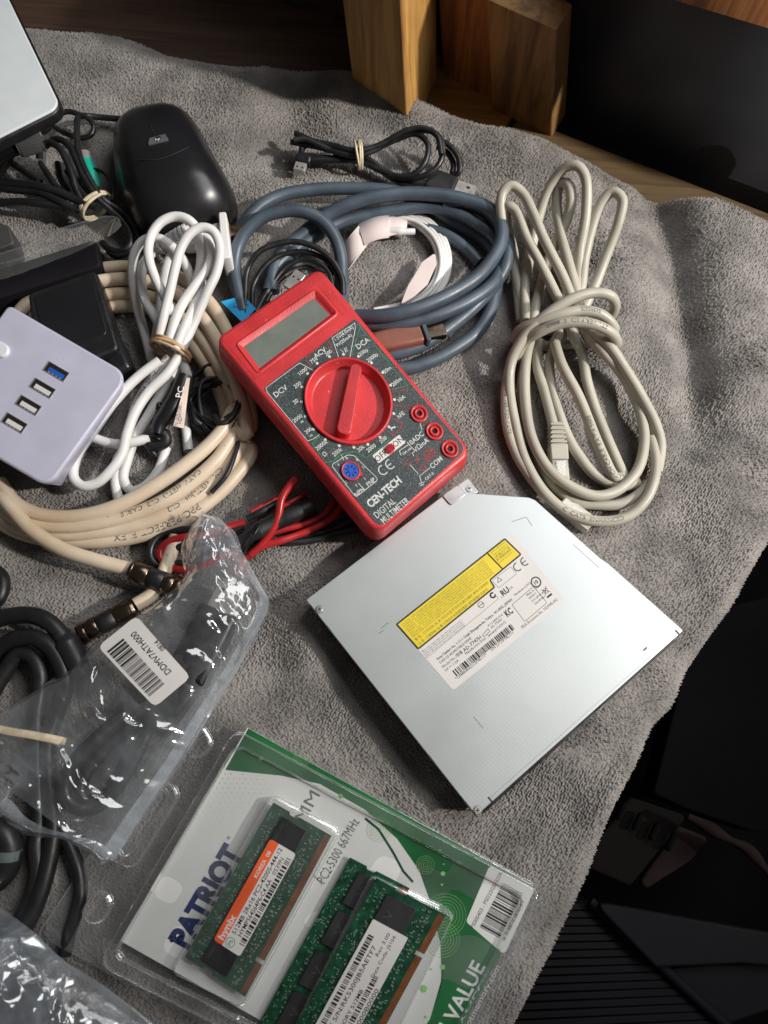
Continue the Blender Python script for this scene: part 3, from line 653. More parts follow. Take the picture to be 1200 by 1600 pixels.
    # jacks
    for x, y in ((898, 518), (983, 615), (1068, 713)):
        a, b = C5(x, y); j = MB(); rr = 4.7
        pr_ = [(rr, 0), (rr, .9), (rr - .6, 1.1), (rr - 1.3, .8), (rr - 1.5, -.9 + 1.1), (2.6, .22), (2.6, 1.0), (2.2, 1.2), (1.5, 1.2), (1.3, .3)]
        j.loft([[F.at(p[0], p[1], h) for p in circle2(a, b, r_, 28)] for r_, h in pr_], False, False)
        jo = obj('jack', j, M['red'], root); j = MB(); j.flat(F, circle2(a, b, 1.32, 16), .34); obj('jack_hole', j, M['darkhole'], jo)
        j = MB(); j.loft([[F.at(p[0], p[1], .26) for p in circle2(a, b, r_, 28)] for r_ in (rr - 1.35, 2.62)], False, False, False); obj('jack_groove', j, mat('dark_red', (.16, .01, .01, 1), .5) if 'dark_red' not in bpy.data.materials else bpy.data.materials['dark_red'], jo)
    # on/off switch
    a0 = np.array(C5(648, 785)); a1 = np.array(C5(818, 640)); ax = nrm(a1 - a0); pr = np.array([-ax[1], ax[0]])
    ax = nrm(np.array([1, .02])); pr = np.array([0, 1.0]); ctr = (a0 + a1) / 2
    s = MB(); s.prism(F, round_poly([ctr - ax * 9.6 - pr * 2.5, ctr + ax * 9.6 - pr * 2.5, ctr + ax * 9.6 + pr * 2.5, ctr - ax * 9.6 + pr * 2.5], .8, 3), .1, .45); sw = obj('switch_plate', s, M['label'], root)
    s = MB(); s.text(F, 'OFF', ctr[0] - 6.0, ctr[1], 3.2, .52); s.text(F, 'ON', ctr[0] + 6.3, ctr[1], 3.2, .52); obj('switch_lettering', s, M['ink'], sw)
    s = MB(); c = C5(740, 712); s.prism(F, round_poly([(c[0] - 3.2, c[1] - 2.1), (c[0] + 2.6, c[1] - 2.1), (c[0] + 2.6, c[1] + 2.1), (c[0] - 3.2, c[1] + 2.1)], 2, 5), .4, 1.3, .3)
    for k in range(5): s.prism(F, [(c[0] - 2.0 + k * .9, c[1] - 1.6), (c[0] - 1.6 + k * .9, c[1] - 1.6), (c[0] - 1.6 + k * .9, c[1] + 1.6), (c[0] - 2.0 + k * .9, c[1] + 1.6)], 1.3, 1.9)
    obj('slider', s, M['red'], sw)
    # transistor socket
    a, b = C5(522, 835); s = MB(); s.ring(F, a, b, 5.0, 4.0, .1, 1.3); s.prism(F, circle2(a + 3.0, b + 4.3, 1.1, 10), .1, 1.2); so = obj('transistor_socket', s, M['red'], root)
    s = MB(); s.cyl(F, a, b, 4.0, .1, 1.0, 28); s.cyl(F, a, b, 1.2, 1.0, 1.35, 12); bl = obj('socket_insert', s, M['blue'], so)
    s = MB()
    for k in range(8): t = k * math.pi / 4 + .2; s.rect(F, a + 2.4 * math.cos(t), b + 2.4 * math.sin(t), 1.5, .6, 1.06, ang=t)
    obj('socket_holes', s, M['darkhole'], bl)
meter()

# ================================================================ optical drive
def drive():
    F = FP([(478, 937), (715, 757), (1068, 985), (744, 1275)], 15.0)
    # use an even frame along the left and the front edge
    A, D, E = P(478, 937, 15), P(744, 1275, 15), P(1068, 985, 15)
    F = Frame([A, A + (E - D), E, D]); I = F.inv
    root = thing('optical_drive', 'flat silver laptop disc drive with a yellow and white label, touching the red meter', 'disc drive', tuple(F.at(60, 60, -13)))
    out = [I(478, 937), I(690, 776), I(705, 766), I(745, 771), I(826, 777), I(836, 781), I(938, 872), I(950, 880), I(1068, 985), I(744, 1275)]
    mb = MB(); o2 = round_poly(out, [.8, 0, 0, 2, 3, 3, 3, 3, .8, .8], 3)
    mb.prism(F, o2, -.9, 0, .35); 
    # rails and raised line along the front
    a0, b0 = I(1058, 990); a1, b1 = I(768, 1246)
    mb.prism(F, [(a1, b1 - .3), (a0, b0 - .3), (a0, b0 + .3), (a1, b1 + .3)], 0, .18)
    cover = obj('cover', mb, M['alu'], root)
    mb = MB(); low = inset2(o2, .7); mb.prism(F, low, -12.2, -.95, 0); mb.prism(F, [(p[0], p[1]) for p in inset2(o2, 1.6)], -12.7, -12.2); obj('tray_body', mb, M['alu_side'], root)
    mb = MB(); W = F.W; mb.prism(F, [(3, F.L - .3), (W - 6, F.L - .3), (W - 6, F.L + 1.6), (3, F.L + 1.6)], -11, -1.6, .3); obj('front_lip', mb, M['black'], root)
    # side notches
    mb = MB()
    for x, y, l in ((487, 956, 6), (510, 985, 3), (669, 1190, 4), (738, 1262, 8)):
        a, b = I(x, y); mb = MB(); mb.prism(F, [(-.35, b - l / 2), (.35, b - l / 2), (.35, b + l / 2), (-.35, b + l / 2)], -1.2, .05); obj('edge_slot', mb, M['ink'], root)
    for x, y in ((768, 1252), (1062, 992)):
        a, b = I(x, y); mb = MB(); mb.prism(F, [(a - .4, F.L - 2.6), (a + .4, F.L - 2.6), (a + .4, F.L + .2), (a - .4, F.L + .2)], -1.0, .06); obj('edge_slot', mb, M['ink'], root)
    pass
    for x, y in ((499, 952), (746, 1266)):
        a, b = I(x, y); s = MB(); s.ring(F, a, b, 2.3, 1.7, 0, .12, 24); s.cyl(F, a, b, 1.6, 0, .45, 20, .2); so = obj('screw', s, M['steel'], root)
        s = MB(); s.rect(F, a, b, 1.7, .35, .48, ang=.6); s.rect(F, a, b, 1.7, .35, .48, ang=.6 + math.pi / 2); obj('screw_slot', s, M['ink'], so)
    # metal hook at the back
    hk = MB(); q = [I(x, y) for x, y in ((692, 770), (716, 752), (738, 764), (748, 773), (716, 791))]
    q = [I(*p) for p in ((691, 775), (716, 758), (727, 774), (704, 790))]; hk.prism(F, round_poly(q, 1, 3), 0.2, .9, .2)
    q = [I(*p) for p in ((716, 757), (732, 747), (748, 768), (729, 775))]; hk.prism(F, q, -2.0, -.4, .2); h = obj('hook', hk, M['alu_side'], root)
    a, b = I(733, 763); s = MB(); s.cyl(F, a, b, 1.7, -.5, .1, 20, .2); so = obj('hook_screw', s, M['steel'], h); s = MB(); s.rect(F, a, b, 1.8, .35, .14); s.rect(F, a, b, .35, 1.8, .14); obj('hook_screw_slot', s, M['ink'], so)
    # shallow pressed marks
    mb = MB()
    for pts in ([(595, 982), (607, 973)], [(592, 990), (600, 985)], [(740, 1120), (755, 1138)], [(800, 815), (822, 808), (832, 822)]):
        mb = MB(); mb.stroke(F, [I(*p) for p in pts], .25, .04); obj('pressed_mark', mb, M['inkgrey'], cover)
    mb = MB()
    for k in range(14): a, b = I(897 + k * 2.9, 852 + k * 2.6); mb.rect(F, a, b, .3, .9, .04)
    obj('punched_row', mb, M['inkgrey'], cover)
    a, b = I(1008, 1014); mb = MB(); mb.rect(F, a, b, 2.4, .8, .04); obj('smudge', mb, M['inkgrey'], cover)
    # label: local frame
    C = lambda x, y: I(600 + x / 4, 820 + y / 4)
    lab = MB(); q = [C(80, 622), C(770, 78), C(805, 52), C(1128, 472), C(1100, 500), C(432, 1036)]
    q = round_poly([C(78, 622), C(800, 50), C(1130, 470), C(432, 1036)], 1.5, 4); lab.prism(F, q, 0.01, .1); lo = obj('label', lab, M['label'], root)
    LF = Frame([F.at(*C(78, 622), .1), F.at(*C(800, 50), .1), F.at(*C(1130, 470), .1), F.at(*C(432, 1036), .1)]); LW, LL = LF.W, LF.L
    K = lambda x, y: LF.inv(600 + x / 4, 820 + y / 4)
    y_ = MB(); yp = [K(80, 622), K(755, 88), K(855, 185), K(662, 345), K(690, 390), K(215, 775)]
    y_.flat(LF, round_poly(yp, .5, 3), .04); yo = obj('warning_strip', y_, M['yellow'], lo)
    b_ = MB(); b_.stroke(LF, round_poly(yp, .5, 3), .75, .08, closed=True); b_.stroke(LF, [K(648, 180), K(740, 275)], .7, .08); obj('strip_border', b_, M['ink'], yo)
    # fine lines of warning text
    s = MB(); a0, b0 = K(95, 630); aL = K(640, 195)[0] - 1.2; bE = K(215, 775)[1]
    lines = ["CAUTION - CLASS 3B VISIBLE AND INVISIBLE LASER RADIATION WHEN OPEN AVOID EXPOSURE TO THE BEAM", "ATTENTION - RADIATIONS LASER VISIBLES ET INVISIBLES DE CLASSE 3B EN CAS D'OUVERTURE", "VORSICHT - SICHTBARE UND UNSICHTBARE LASERSTRAHLUNG KLASSE 3B WENN ABDECKUNG OFFEN", "ADVARSEL - KLASSE 3B SYNLIG OG USYNLIG LASERSTRALING VED ABNING UNDGA UDSAETTELSE",
             "VARNING - KLASS 3B SYNLIG OCH OSYNLIG LASERSTRALNING NAR DENNA DEL AR OPPNAD", "VARO! - AVATTAESSA OLET ALTTIINA LUOKAN 3B NAKYVALLE JA NAKYMATTOMALLE SATEILYLLE", "ADVERSEL - KLASSE 3B SYNLIG OG USYNLIG LASERSTRALING NAR DEKSEL APNES", "VISIBLE LASER RADIATION WHEN OPEN DO NOT VIEW DIRECTLY WITH OPTICAL INSTRUMENTS"]
    n = len(lines); top = 1.6; hgt = bE - 2.2
    for k, ln in enumerate(lines): s.text(LF, ln, 1.8, top + (k + .2) * (hgt * .66) / n, .75, .07, width=aL - 3.0, align='l', res=1)
    s.text(LF, "警 告 - 打开时有 3B 类 可见光及不可见光激光辐射 避免光束照射", 1.8, top + hgt * .74, 1.2, .07, width=(aL - 3) * .9, align='l', res=1)
    s.text(LF, "注 意 - 打開時有 3B 類 可見及不可見雷射輻射 避免暴露於光束中", 1.8, top + hgt * .92, 1.2, .07, width=(aL - 3) * .85, align='l', res=1)
    a1 = K(662, 172)[0] + 1.4; a2 = K(755, 88)[0]
    ww = LW * .9 * 0 + (K(755, 88)[0] - K(648, 180)[0]) - 2.2
    for k, (ln, h) in enumerate([("CLASS 1 LASER PRODUCT", .7), ("CLASSE 1 LASER PRODUIT", .7), ("1类激光产品", 1.1), ("第1類雷射產品", 1.1), ("LASER KLASSE 1", .7)]): s.text(LF, ln, K(648, 180)[0] + 1.4, 1.4 + k * 1.55, h, .07, width=ww, align='l', res=1)
    obj('warning_text', s, M['inkyel'], yo)
    s = MB()
    def LT(txt, x0, y0, x1, y1, h, b=.0, res=1):
        p, q = np.array(K(x0, y0)), np.array(K(x1, y1)); d = q - p; s.text(LF, txt, p[0], (p[1] + q[1]) / 2, h, .05, width=abs(d[0]), align='l', bold=b, res=res)
    LT("Sony Optiarc Inc. 1-11-1 Osaki Shinagawa-ku, Tokyo, 141-0032, JAPAN", 328, 838, 800, 468, 1.35, .012, 2)
    LT("DVD/CD REWRITABLE DRIVE", 348, 862, 545, 708, 1.35); LT("Model No./型番", 365, 888, 490, 792, 1.35); LT("AD-7747H", 495, 785, 605, 700, 1.9, .004)
    LT("5V ⎓ 1.5A", 382, 912, 465, 845, 1.3); LT("Manufacture Date : January/12/2012", 508, 806, 760, 605, 1.3)
    LT("*1S0888680A21C0P98L111*", 448, 962, 640, 808, 1.5); LT("S/N 21C0P98L111", 668, 784, 805, 672, 1.4); LT("FDA Accession No. 1020945-002", 860, 640, 1082, 465, 1.5)
    LT("KCC-REM-SOA", 650, 632, 740, 560, 1.1); LT("AD-7747H", 668, 645, 735, 590, 1.1); LT("Manufactured 2012", 815, 440, 915, 360, 1.1)
    a, b = (np.array(K(400, 915)) + np.array(K(795, 625))) / 2; w_ = np.linalg.norm(np.array(K(400, 915)) - np.array(K(770, 625)))
    s.barcode(LF, a + .8, b + 1.9, w_, 3.2, .05, 110, seed=5)
    for k, (tx) in enumerate(["Made in China", "DP/N 0", "21C-0P98-A00", "CN-0P98L1"]): s.text(LF, tx, K(905, 430)[0] - 1.5 + k * .1, K(905, 420)[1] + .6 + k * 1.9, 1.1, .05, align='l', res=1)
    for k in range(7): mm = 1.0; s.text(LF, "This product complies with 21 CFR 1040.10 and 1040.11 except for deviations pursuant to Laser Notice No. 50"[k * 7: k * 7 + 62], K(235, 790)[0] + .3, K(235, 790)[1] + .3 + k * .85 * 0 + (k % 4) * .95, .55, .05, width=24, align='l', res=1) if k < 4 else None
    s.stroke(LF, round_poly([K(800, 500), K(935, 385), K(1018, 487), K(880, 605)], .5, 3), .2, .05, closed=True)
    s.stroke(LF, [K(235, 780), K(268, 832), K(715, 462), K(690, 430)], .12, .05)
    s.stroke(LF, round_poly([K(675, 350), K(790, 262), K(830, 305), K(718, 395)], .5, 3), .15, .05, closed=True); s.stroke(LF, [K(712, 330), K(738, 345), K(712, 362)], .25, .05, closed=True)
    # CE
    for x, y, cr in ((835, 262, 0), (880, 228, 1)):
        a, b = K(x, y); s.stroke(LF, [(a + 2.0 * math.cos(t), b + 2.0 * math.sin(t)) for t in np.linspace(R(70), R(290), 14)], .5, .05)
        if cr: s.stroke(LF, [(a - 1.8, b), (a + .6, b)], .45, .05)
    a, b = K(950, 358); s.stroke(LF, circle2(a, b, 2.4, 24), .6, .05, closed=True); s.text(LF, '10', a, b, 1.9, .05, bold=.02)
    a, b = K(680, 440); s.stroke(LF, [(a + 1.2 * math.cos(t), b + 1.2 * math.sin(t)) for t in np.linspace(R(20), R(320), 14)], .8, .05)
    a, b = K(606, 500); s.stroke(LF, circle2(a, b, 1.5, 20), .25, .05, closed=True); s.stroke(LF, [(a - 1.5, b), (a + 1.5, b)], .3, .05)
    a, b = K(755, 415); s.text(LF, 'RU', a, b, 3.0, .05, bold=.03, width=4.4); s.text(LF, 'c', a - 3.2, b + 1.2, 1.3, .05); s.text(LF, 'US', a + 3.6, b + .6, 1.2, .05)
    a, b = K(778, 545); s.text(LF, 'KC', a, b, 3.2, .05, bold=.03, width=4.0)
    a, b = K(1010, 412); s.stroke(LF, [(a - 1.6, b - 1.6), (a + 1.6, b + 1.6)], .25, .05); s.stroke(LF, [(a + 1.6, b - 1.6), (a - 1.6, b + 1.6)], .25, .05); s.stroke(LF, [(a - 1.1, b - 1), (a + 1.1, b - 1), (a + .8, b + 1.3), (a - .8, b + 1.3)], .2, .05, closed=True); s.rect(LF, a + .0, b + 3.0, 3.2, .9, .05)
    s.stroke(LF, [K(x, y) for x, y in ((615, 690), (650, 650), (662, 665), (625, 700))], .2, .05, closed=True)
    obj('label_text', s, M['ink'], lo)
drive()

# ================================================================ cables
def cable(name, strands, m, label, cat, group=None, seg=12, wob=.15, parts=None):
    """strands: list of (points in mm, radius[, flat]); one thing, the strands are one continuous jacket"""
    t = None; mb = MB(); frs = []
    for st in strands:
        mb.tube(st[0], st[1], seg, 1.8, st[2] if len(st) > 2 else 1.0, wob=wob); frs.append(mb.fr)
    c = np.array(mb.v); root = thing(name, label, cat, (c[:, 0].mean(), c[:, 1].mean(), c[:, 2].min()), group)
    obj('jacket', mb, m, root); return root, frs
def band(parent, c, r1, r2, ax, m, th=.55, wd=2.2, turns=3, name='rubber_band'):
    """stretched band round a bundle: centre, half sizes across and up, axis along the bundle (xy)"""
    ax = nrm(np.array([ax[0], ax[1], 0])); sd = np.array([-ax[1], ax[0], 0]); up = np.array([0, 0, 1.]); mb = MB()
    for k in range(turns):
        off = (k - (turns - 1) / 2) * wd / turns * .8; ph = random.random() * 6
        pts = [np.array(c) + ax * (off + .7 * math.sin(a + ph)) + sd * r1 * math.cos(a) + up * r2 * math.sin(a) for a in np.linspace(0, 2 * math.pi, 26)]
        mb.tube(pts, th, 7, 1.5, flat=1.0)
    return obj(name, mb, m, parent)
def arc_at(fr, p):
    C = np.array([q[0] for q in fr]); L = np.concatenate([[0], np.cumsum(np.linalg.norm(np.diff(C, axis=0), axis=1))]); return float(L[np.argmin(np.linalg.norm(C[:, :2] - np.asarray(p)[:2], axis=1))])
def jprint(parent, txt, fr, p, size, flip=False, m='ink', side=0.0, bold=.0):
    mb = MB(); mb.band_text(txt, fr, arc_at(fr, p), size, flip=flip, side=side, bold=bold); return obj('jacket_print', mb, M[m], parent)
def usb_plug(parent, a, b, w=12, h=4.5, m_shell='steel', body=None, name='usb_plug', up=(0, 0, 1)):
    a = np.array(a, float); b = np.array(b, float); ax = nrm(b - a); sd = nrm(np.cross(ax, up)); n = np.cross(sd, ax); n = n if n[2] > 0 else -n
    F = Frame([a - sd * w / 2, a + sd * w / 2, b + sd * w / 2, b - sd * w / 2]); L = F.L
    mb = MB(); mb.prism(F, round_poly([(0, 0), (F.W, 0), (F.W, L), (0, L)], .4, 2), -h, 0, .3); o = obj(name, mb, M[m_shell], parent)
    mb = MB()
    for x in (F.W * .27, F.W * .73): mb.rect(F, x, L * .62, F.W * .15, F.W * .18, .04)
    obj('slots', mb, M['darkhole'], o)
    return o, F
CA = (750, 230, 2.58)
def e(*p): return TP(CA, p)
r = 2.9
eth = [
 (e((185, 700, 8), (182, 560, 9), (212, 390, 12), (240, 270, 18), (288, 150, 26), (340, 85, 32), (390, 74, 34), (424, 118, 32), (428, 260, 26), (402, 420, 18), (398, 520, 14), (400, 640, 12), (430, 760, 12), (520, 850, 10), (600, 960, 8), (650, 1080, 7), (662, 1200, 7), (630, 1310, 7), (560, 1380, 7), (470, 1405, 8), (370, 1370, 9), (280, 1300, 9), (212, 1180, 9), (182, 1010, 9), (185, 860, 10), (205, 760, 11)), r),
 (e((205, 760, 8), (225, 640, 9), (262, 500, 10), (300, 400, 14), (350, 290, 20), (368, 210, 26), (350, 145, 27), (322, 150, 24), (308, 230, 20), (325, 340, 18), (358, 470, 18), (395, 600, 17), (425, 740, 15), (500, 830, 13), (590, 930, 10), (665, 1060, 8), (715, 1180, 6), (722, 1260, 6), (700, 1330, 5), (640, 1400, 4), (560, 1440, 3), (470, 1440, 3), (370, 1420, 3), (290, 1350, 3), (220, 1230, 3), (185, 1100, 3), (170, 960, 4), (195, 800, 6)), r),
 (e((195, 800, 6), (170, 640, 6), (140, 500, 8), (115, 380, 12), (84, 260, 22), (92, 180, 27), (126, 155, 29), (172, 188, 28), (215, 270, 27), (262, 380, 25), (325, 500, 22), (375, 620, 19), (440, 730, 17), (520, 800, 16), (590, 900, 13), (655, 1010, 11), (705, 1110, 9), (728, 1200, 7), (715, 1310, 6)), r),
 (e((165, 700, 4), (150, 560, 6), (135, 430, 8), (108, 300, 17), (112, 235, 24), (142, 255, 24), (190, 370, 22), (250, 480, 20), (305, 590, 18), (350, 680, 16), (375, 760, 14), (410, 830, 7), (430, 940, 4), (470, 1070, 3), (520, 1190, 3), (555, 1270, 3), (575, 1325, 4), (545, 1330, 6), (500, 1250, 8), (440, 1110, 10), (390, 990, 11), (330, 880, 12), (300, 790, 12)), r),
 (e((300, 790, 12), (345, 700, 12), (400, 600, 12), (422, 450, 16), (450, 330, 20), (488, 225, 26), (535, 180, 30), (572, 208, 31), (562, 290, 26), (512, 430, 17), (462, 560, 12), (400, 680, 9), (330, 760, 7), (282, 860, 6), (292, 980, 5), (330, 1110, 5), (390, 1230, 4), (470, 1325, 3), (570, 1365, 3), (640, 1350, 3)), r),
 # the wraps round the waist
 (e((690, 1170, 6), (710, 1290, 8), (675, 1410, 8), (590, 1490, 6), (480, 1508, 6), (370, 1480, 6), (262, 1395, 6), (190, 1280, 6), (145, 1130, 7), (118, 960, 9), (128, 860, 14), (185, 755, 22), (270, 675, 29), (370, 612, 33), (460, 588, 32), (528, 602, 26), (545, 645, 18), (515, 692, 11), (440, 720, 3), (300, 740, 2), (180, 740, 5), (140, 770, 12), (165, 735, 20), (240, 700, 27), (330, 672, 31), (410, 660, 31), (490, 675, 27), (540, 730, 18), (520, 770, 8), (430, 790, 2), (300, 800, 1), (190, 810, 4), (150, 850, 8), (175, 790, 17), (240, 745, 26), (320, 712, 31), (410, 706, 32), (490, 725, 28), (540, 760, 21), (550, 795, 13), (520, 800, 8)), r),
 (e((118, 900, 8), (104, 1000, 7), (112, 1130, 6), (150, 1240, 5), (205, 1330, 5), (260, 1400, 4)), r),
 (e((240, 780, 5), (232, 880, 5), (262, 990, 5), (285, 1080, 5), (300, 1150, 5)), r),
]
t, fr = cable('network_cable', eth, M['eth'], 'beige network cable folded into a bundle and wrapped round its waist', 'cable')
jprint(t, 'ETL VERIFIED  E188601', fr[5], e((500, 728, 28))[0], 3.4, True, 'inkgrey')
jprint(t, 'SONICS', fr[5], e((470, 672, 28))[0], 3.2, True, 'inkgrey')
jprint(t, 'PATCH CABLE  EIA/TIA 568B', fr[3], e((560, 1325, 5))[0], 3.2, False, 'inkgrey')
jprint(t, 'C  CAT5  ENHANCED', fr[5], e((330, 1460, 6))[0], 3.4, True, 'inkgrey')
jprint(t, 'TIA/EIA-568  VERIFIED CAT5', fr[6], e((112, 920, 6))[0], 3.0, False, 'inkgrey')
# boots and plugs
def plug45(a, b, boot=True):
    a = np.array(a); b = np.array(b); ax = nrm(b - a); sd = nrm(np.cross(ax, (0, 0, 1)))
    F = Frame([a - sd * 5, a + sd * 5, b + sd * 5, b - sd * 5])
    if boot:
        mb = MB()
        for k in range(5): mb.prism(F, round_poly([(1.2 - k * .2, -12 + k * 2.5), (F.W - 1.2 + k * .2, -12 + k * 2.5), (F.W - 1.2 + k * .2, -10.7 + k * 2.5), (1.2 - k * .2, -10.7 + k * 2.5)], .5, 2), -7, 0.2, .4)
        mb.prism(F, [(2, -13), (F.W - 2, -13), (F.W - 1.5, 0), (1.5, 0)], -6, -1, .5); mb.prism(F, round_poly([(0.2, 0), (F.W - .2, 0), (F.W - .4, 9), (.4, 9)], .8, 3), -7.5, .6, .6)
        obj('boot', mb, M['eth'], t)
    mb = MB(); o0 = 9 if boot else 0; mb.prism(F, round_poly([(.6, o0), (F.W - .6, o0), (F.W - .6, F.L), (.6, F.L)], .5, 2), -7, -.3, .4); mb.prism(F, [(2.5, o0 + 1), (F.W - 2.5, o0 + 1), (F.W - 3.2, F.L - 2), (3.2, F.L - 2)], 0.2, 1.0)
    o = obj('plug', mb, M['clearplug'], t); mb = MB()
    for k in range(8): mb.rect(F, 1.6 + k * .95, F.L - 2, .35, 3.2, -1.0 + .75)
    obj('contacts', mb, M['brass'], o)
plug45(e((318, 1195, 10))[0], e((330, 1345, 9))[0]); plug45(e((330, 1425, 5))[0], e((455, 1520, 6))[0], False)

# thick blue-grey cable
CB = (340, 280, 2.5)
def b_(*p): return TP(CB, p)
blue = [
 (b_((95, 470, 6), (62, 400, 6), (48, 310, 6), (70, 225, 8), (110, 165, 12), (160, 110, 14), (240, 65, 14), (340, 45, 13), (450, 36, 12), (560, 36, 12), (660, 44, 12), (740, 62, 10), (820, 100, 6), (900, 150, 4), (990, 205, 4), (1050, 250, 5), (1100, 320, 6)), 3.7),
 (b_((100, 520, 7), (82, 440, 8), (66, 350, 10), (78, 265, 14), (115, 200, 18), (175, 150, 21), (250, 126, 22), (330, 126, 22), (400, 155, 20), (450, 210, 17), (478, 280, 13), (486, 350, 9), (482, 430, 7), (490, 500, 7)), 3.7),
 (b_((215, 440, 6), (215, 370, 7), (250, 290, 8), (320, 225, 10), (400, 160, 13), (480, 112, 16), (600, 72, 18), (730, 56, 18), (850, 60, 18), (960, 80, 18), (1050, 112, 18), (1102, 165, 18), (1108, 235, 18), (1075, 310, 18), (1020, 375, 19), (940, 432, 20), (840, 482, 21), (740, 516, 21), (640, 535, 19), (540, 536, 15)), 4.0),
 (b_((200, 440, 6), (230, 340, 7), (310, 270, 8), (400, 210, 9), (500, 160, 9), (600, 140, 9), (700, 120, 10), (820, 106, 10), (930, 130, 10), (1020, 180, 10), (1090, 240, 10), (1110, 320, 10), (1080, 400, 12), (1000, 465, 14), (900, 515, 15), (800, 548, 15), (700, 565, 14), (600, 568, 12), (520, 560, 9)), 3.9),
 (b_((760, 90, 3), (870, 130, 3), (980, 195, 3), (1060, 270, 3), (1080, 330, 4), (1060, 400, 4)), 3.7),
 (b_((880, 90, 13), (1000, 105, 13), (1080, 160, 13), (1130, 240, 13), (1130, 320, 13), (1090, 400, 10), (1020, 480, 8), (930, 560, 7), (830, 630, 7), (740, 670, 7), (640, 690, 7)), 3.9),
 (b_((1095, 380, 5), (1070, 500, 4), (1020, 590, 3.5), (930, 660, 3.5), (830, 712, 3.5), (740, 740, 3.5), (640, 742, 4)), 3.9),
 (b_((790, 190, 3), (880, 215, 3), (960, 265, 3), (1020, 325, 3)), 3.6),
]
t, fr = cable('thick_cable', blue, M['bluegrey'], 'thick blue grey cable lying in wide loops behind the red meter', 'cable')
pa, pb = b_((610, 635, 15), (800, 590, 14)); ax = nrm(pb - pa); sd = nrm(np.cross(ax, (0, 0, 1)))
F = Frame([pa - sd * 7, pa + sd * 7, pb + sd * 7, pb - sd * 7]); mb = MB(); mb.prism(F, round_poly([(1, 0), (F.W - 1, 0), (F.W, F.L), (0, F.L)], 2, 4), -7, 1, 2)
o = obj('plug_body', mb, mat('red_bounce_plastic', (.20, .075, .05, 1), .42), t)  # red bounce light from the meter painted into the plug colour
mb = MB(); mb.prism(F, round_poly([(-.8, F.L), (F.W + .8, F.L), (F.W + .8, F.L + 2.6), (-.8, F.L + 2.6)], .6, 2), -8, 1.8, .6); obj('plug_collar', mb, M['bluegrey'], o)
mb = MB(); mb.prism(F, round_poly([(1.6, F.L + 2.6), (F.W - 1.6, F.L + 2.6), (F.W - 1.6, F.L + 13), (1.6, F.L + 13)], .5, 2), -5.5, -.8, .4); obj('plug_shell', mb, M['bronze'], o)

# small white cable coil with a paper wrap
lt = []
for k, (dx, dz) in enumerate([(0, 5), (11, 3.5), (22, 2), (-11, 3.5), (32, 1.5)]):
    q = [(640, 165), (700, 150), (770, 165), (825, 205), (862, 265), (872, 335), (855, 400), (815, 450), (750, 488), (690, 505), (610, 520)]
    c0 = np.array([640., 340.]); lt.append((b_(*[(c0[0] + (x - c0[0]) * (1 + dx / 220), c0[1] + (y - c0[1]) * (1 + dx / 220), dz + 1.5) for x, y in q]), 1.5))
t, fr = cable('charging_cable', lt, M['whitecord'], 'slim white charging cable coil in a paper wrap, inside the thick blue grey loops', 'cable', wob=.1)
def strip_mesh(name, parent, ctr, wd, m, th=.35, up=(0, 0, 1), lift=0):
    c = catmull(ctr, 2.0); T = np.gradient(c, axis=0); T /= np.linalg.norm(T, axis=1)[:, None]; rings = []
    for i, (p, tt) in enumerate(zip(c, T)):
        s_ = nrm(np.cross(tt, up)); n_ = nrm(np.cross(s_, tt)); h = wd / 2 if not callable(wd) else wd(i / (len(c) - 1)) / 2
        rings.append([p - s_ * h, p + s_ * h, p + s_ * h + n_ * th, p - s_ * h + n_ * th])
    mb = MB(); mb.loft(rings); return obj(name, mb, m, parent)
def paper(name, pts, z, th=.5, bow=0):
    F = FP([(340 + x / 2.5, 280 + y / 2.5) for x, y in pts], z); mb = MB(); n = 10; rows = []
    for k in range(n + 1):
        a = F.W * k / n; h = bow * math.sin(math.pi * k / n); rows.append([F.at(a, 0, h - bow * .8), F.at(a, F.L * .5, h), F.at(a, F.L, h - bow * .8), F.at(a, F.L, h - th - bow * .8), F.at(a, 0, h - th - bow * .8)])
    mb.loft(rows); return obj(name, mb, M['pinkwhite'], t)
paper('paper_sleeve', [(546, 168), (668, 134), (668, 222), (572, 252)], [8, 11, 11, 9], .8, 1.5)
paper('paper_fold', [(660, 140), (742, 158), (738, 205), (664, 222)], [9, 8, 8, 9], .6, .8)
PAPER_OWNER = t
paper('paper_strip', [(550, 180), (588, 248), (504, 358), (492, 250)], [8, 8, 4, 4], .5, .6)
mb = MB(); q = b_((655, 200, 8), (715, 205, 8), (770, 205, 7)); mb.tube(q, 2.6, 10, rf=lambda u: 1 if u < .55 else .75); obj('white_plug', mb, M['whitecord'], t)

# thin black flat cable loops in front of it with a silver usb plug
bl = [(b_((112, 560, 8), (108, 450, 9), (118, 350, 12), (160, 285, 16), (230, 253, 18), (310, 245, 19), (390, 270, 18), (450, 320, 16), (485, 385, 13), (490, 450, 10)), 1.7),
      (b_((135, 520, 8), (142, 410, 8), (195, 330, 11), (270, 290, 13), (350, 285, 14), (420, 315, 13), (462, 370, 11), (478, 440, 9)), 1.5),
      (b_((150, 520, 8), (200, 430, 8), (265, 345, 11), (330, 312, 13), (390, 325, 13), (435, 365, 11), (450, 430, 9)), 1.6),
      (b_((190, 480, 6), (230, 410, 7), (290, 360, 8), (350, 345, 8), (420, 385, 8)), 1.5)]
t, fr = cable('thin_usb_cable', bl, M['rubber'], 'thin black cable looped behind the top corner of the red meter, silver plug showing', 'cable')
a, b = b_((275, 425, 16), (325, 362, 17)); usb_plug(t, a, b, 7, 2.5)
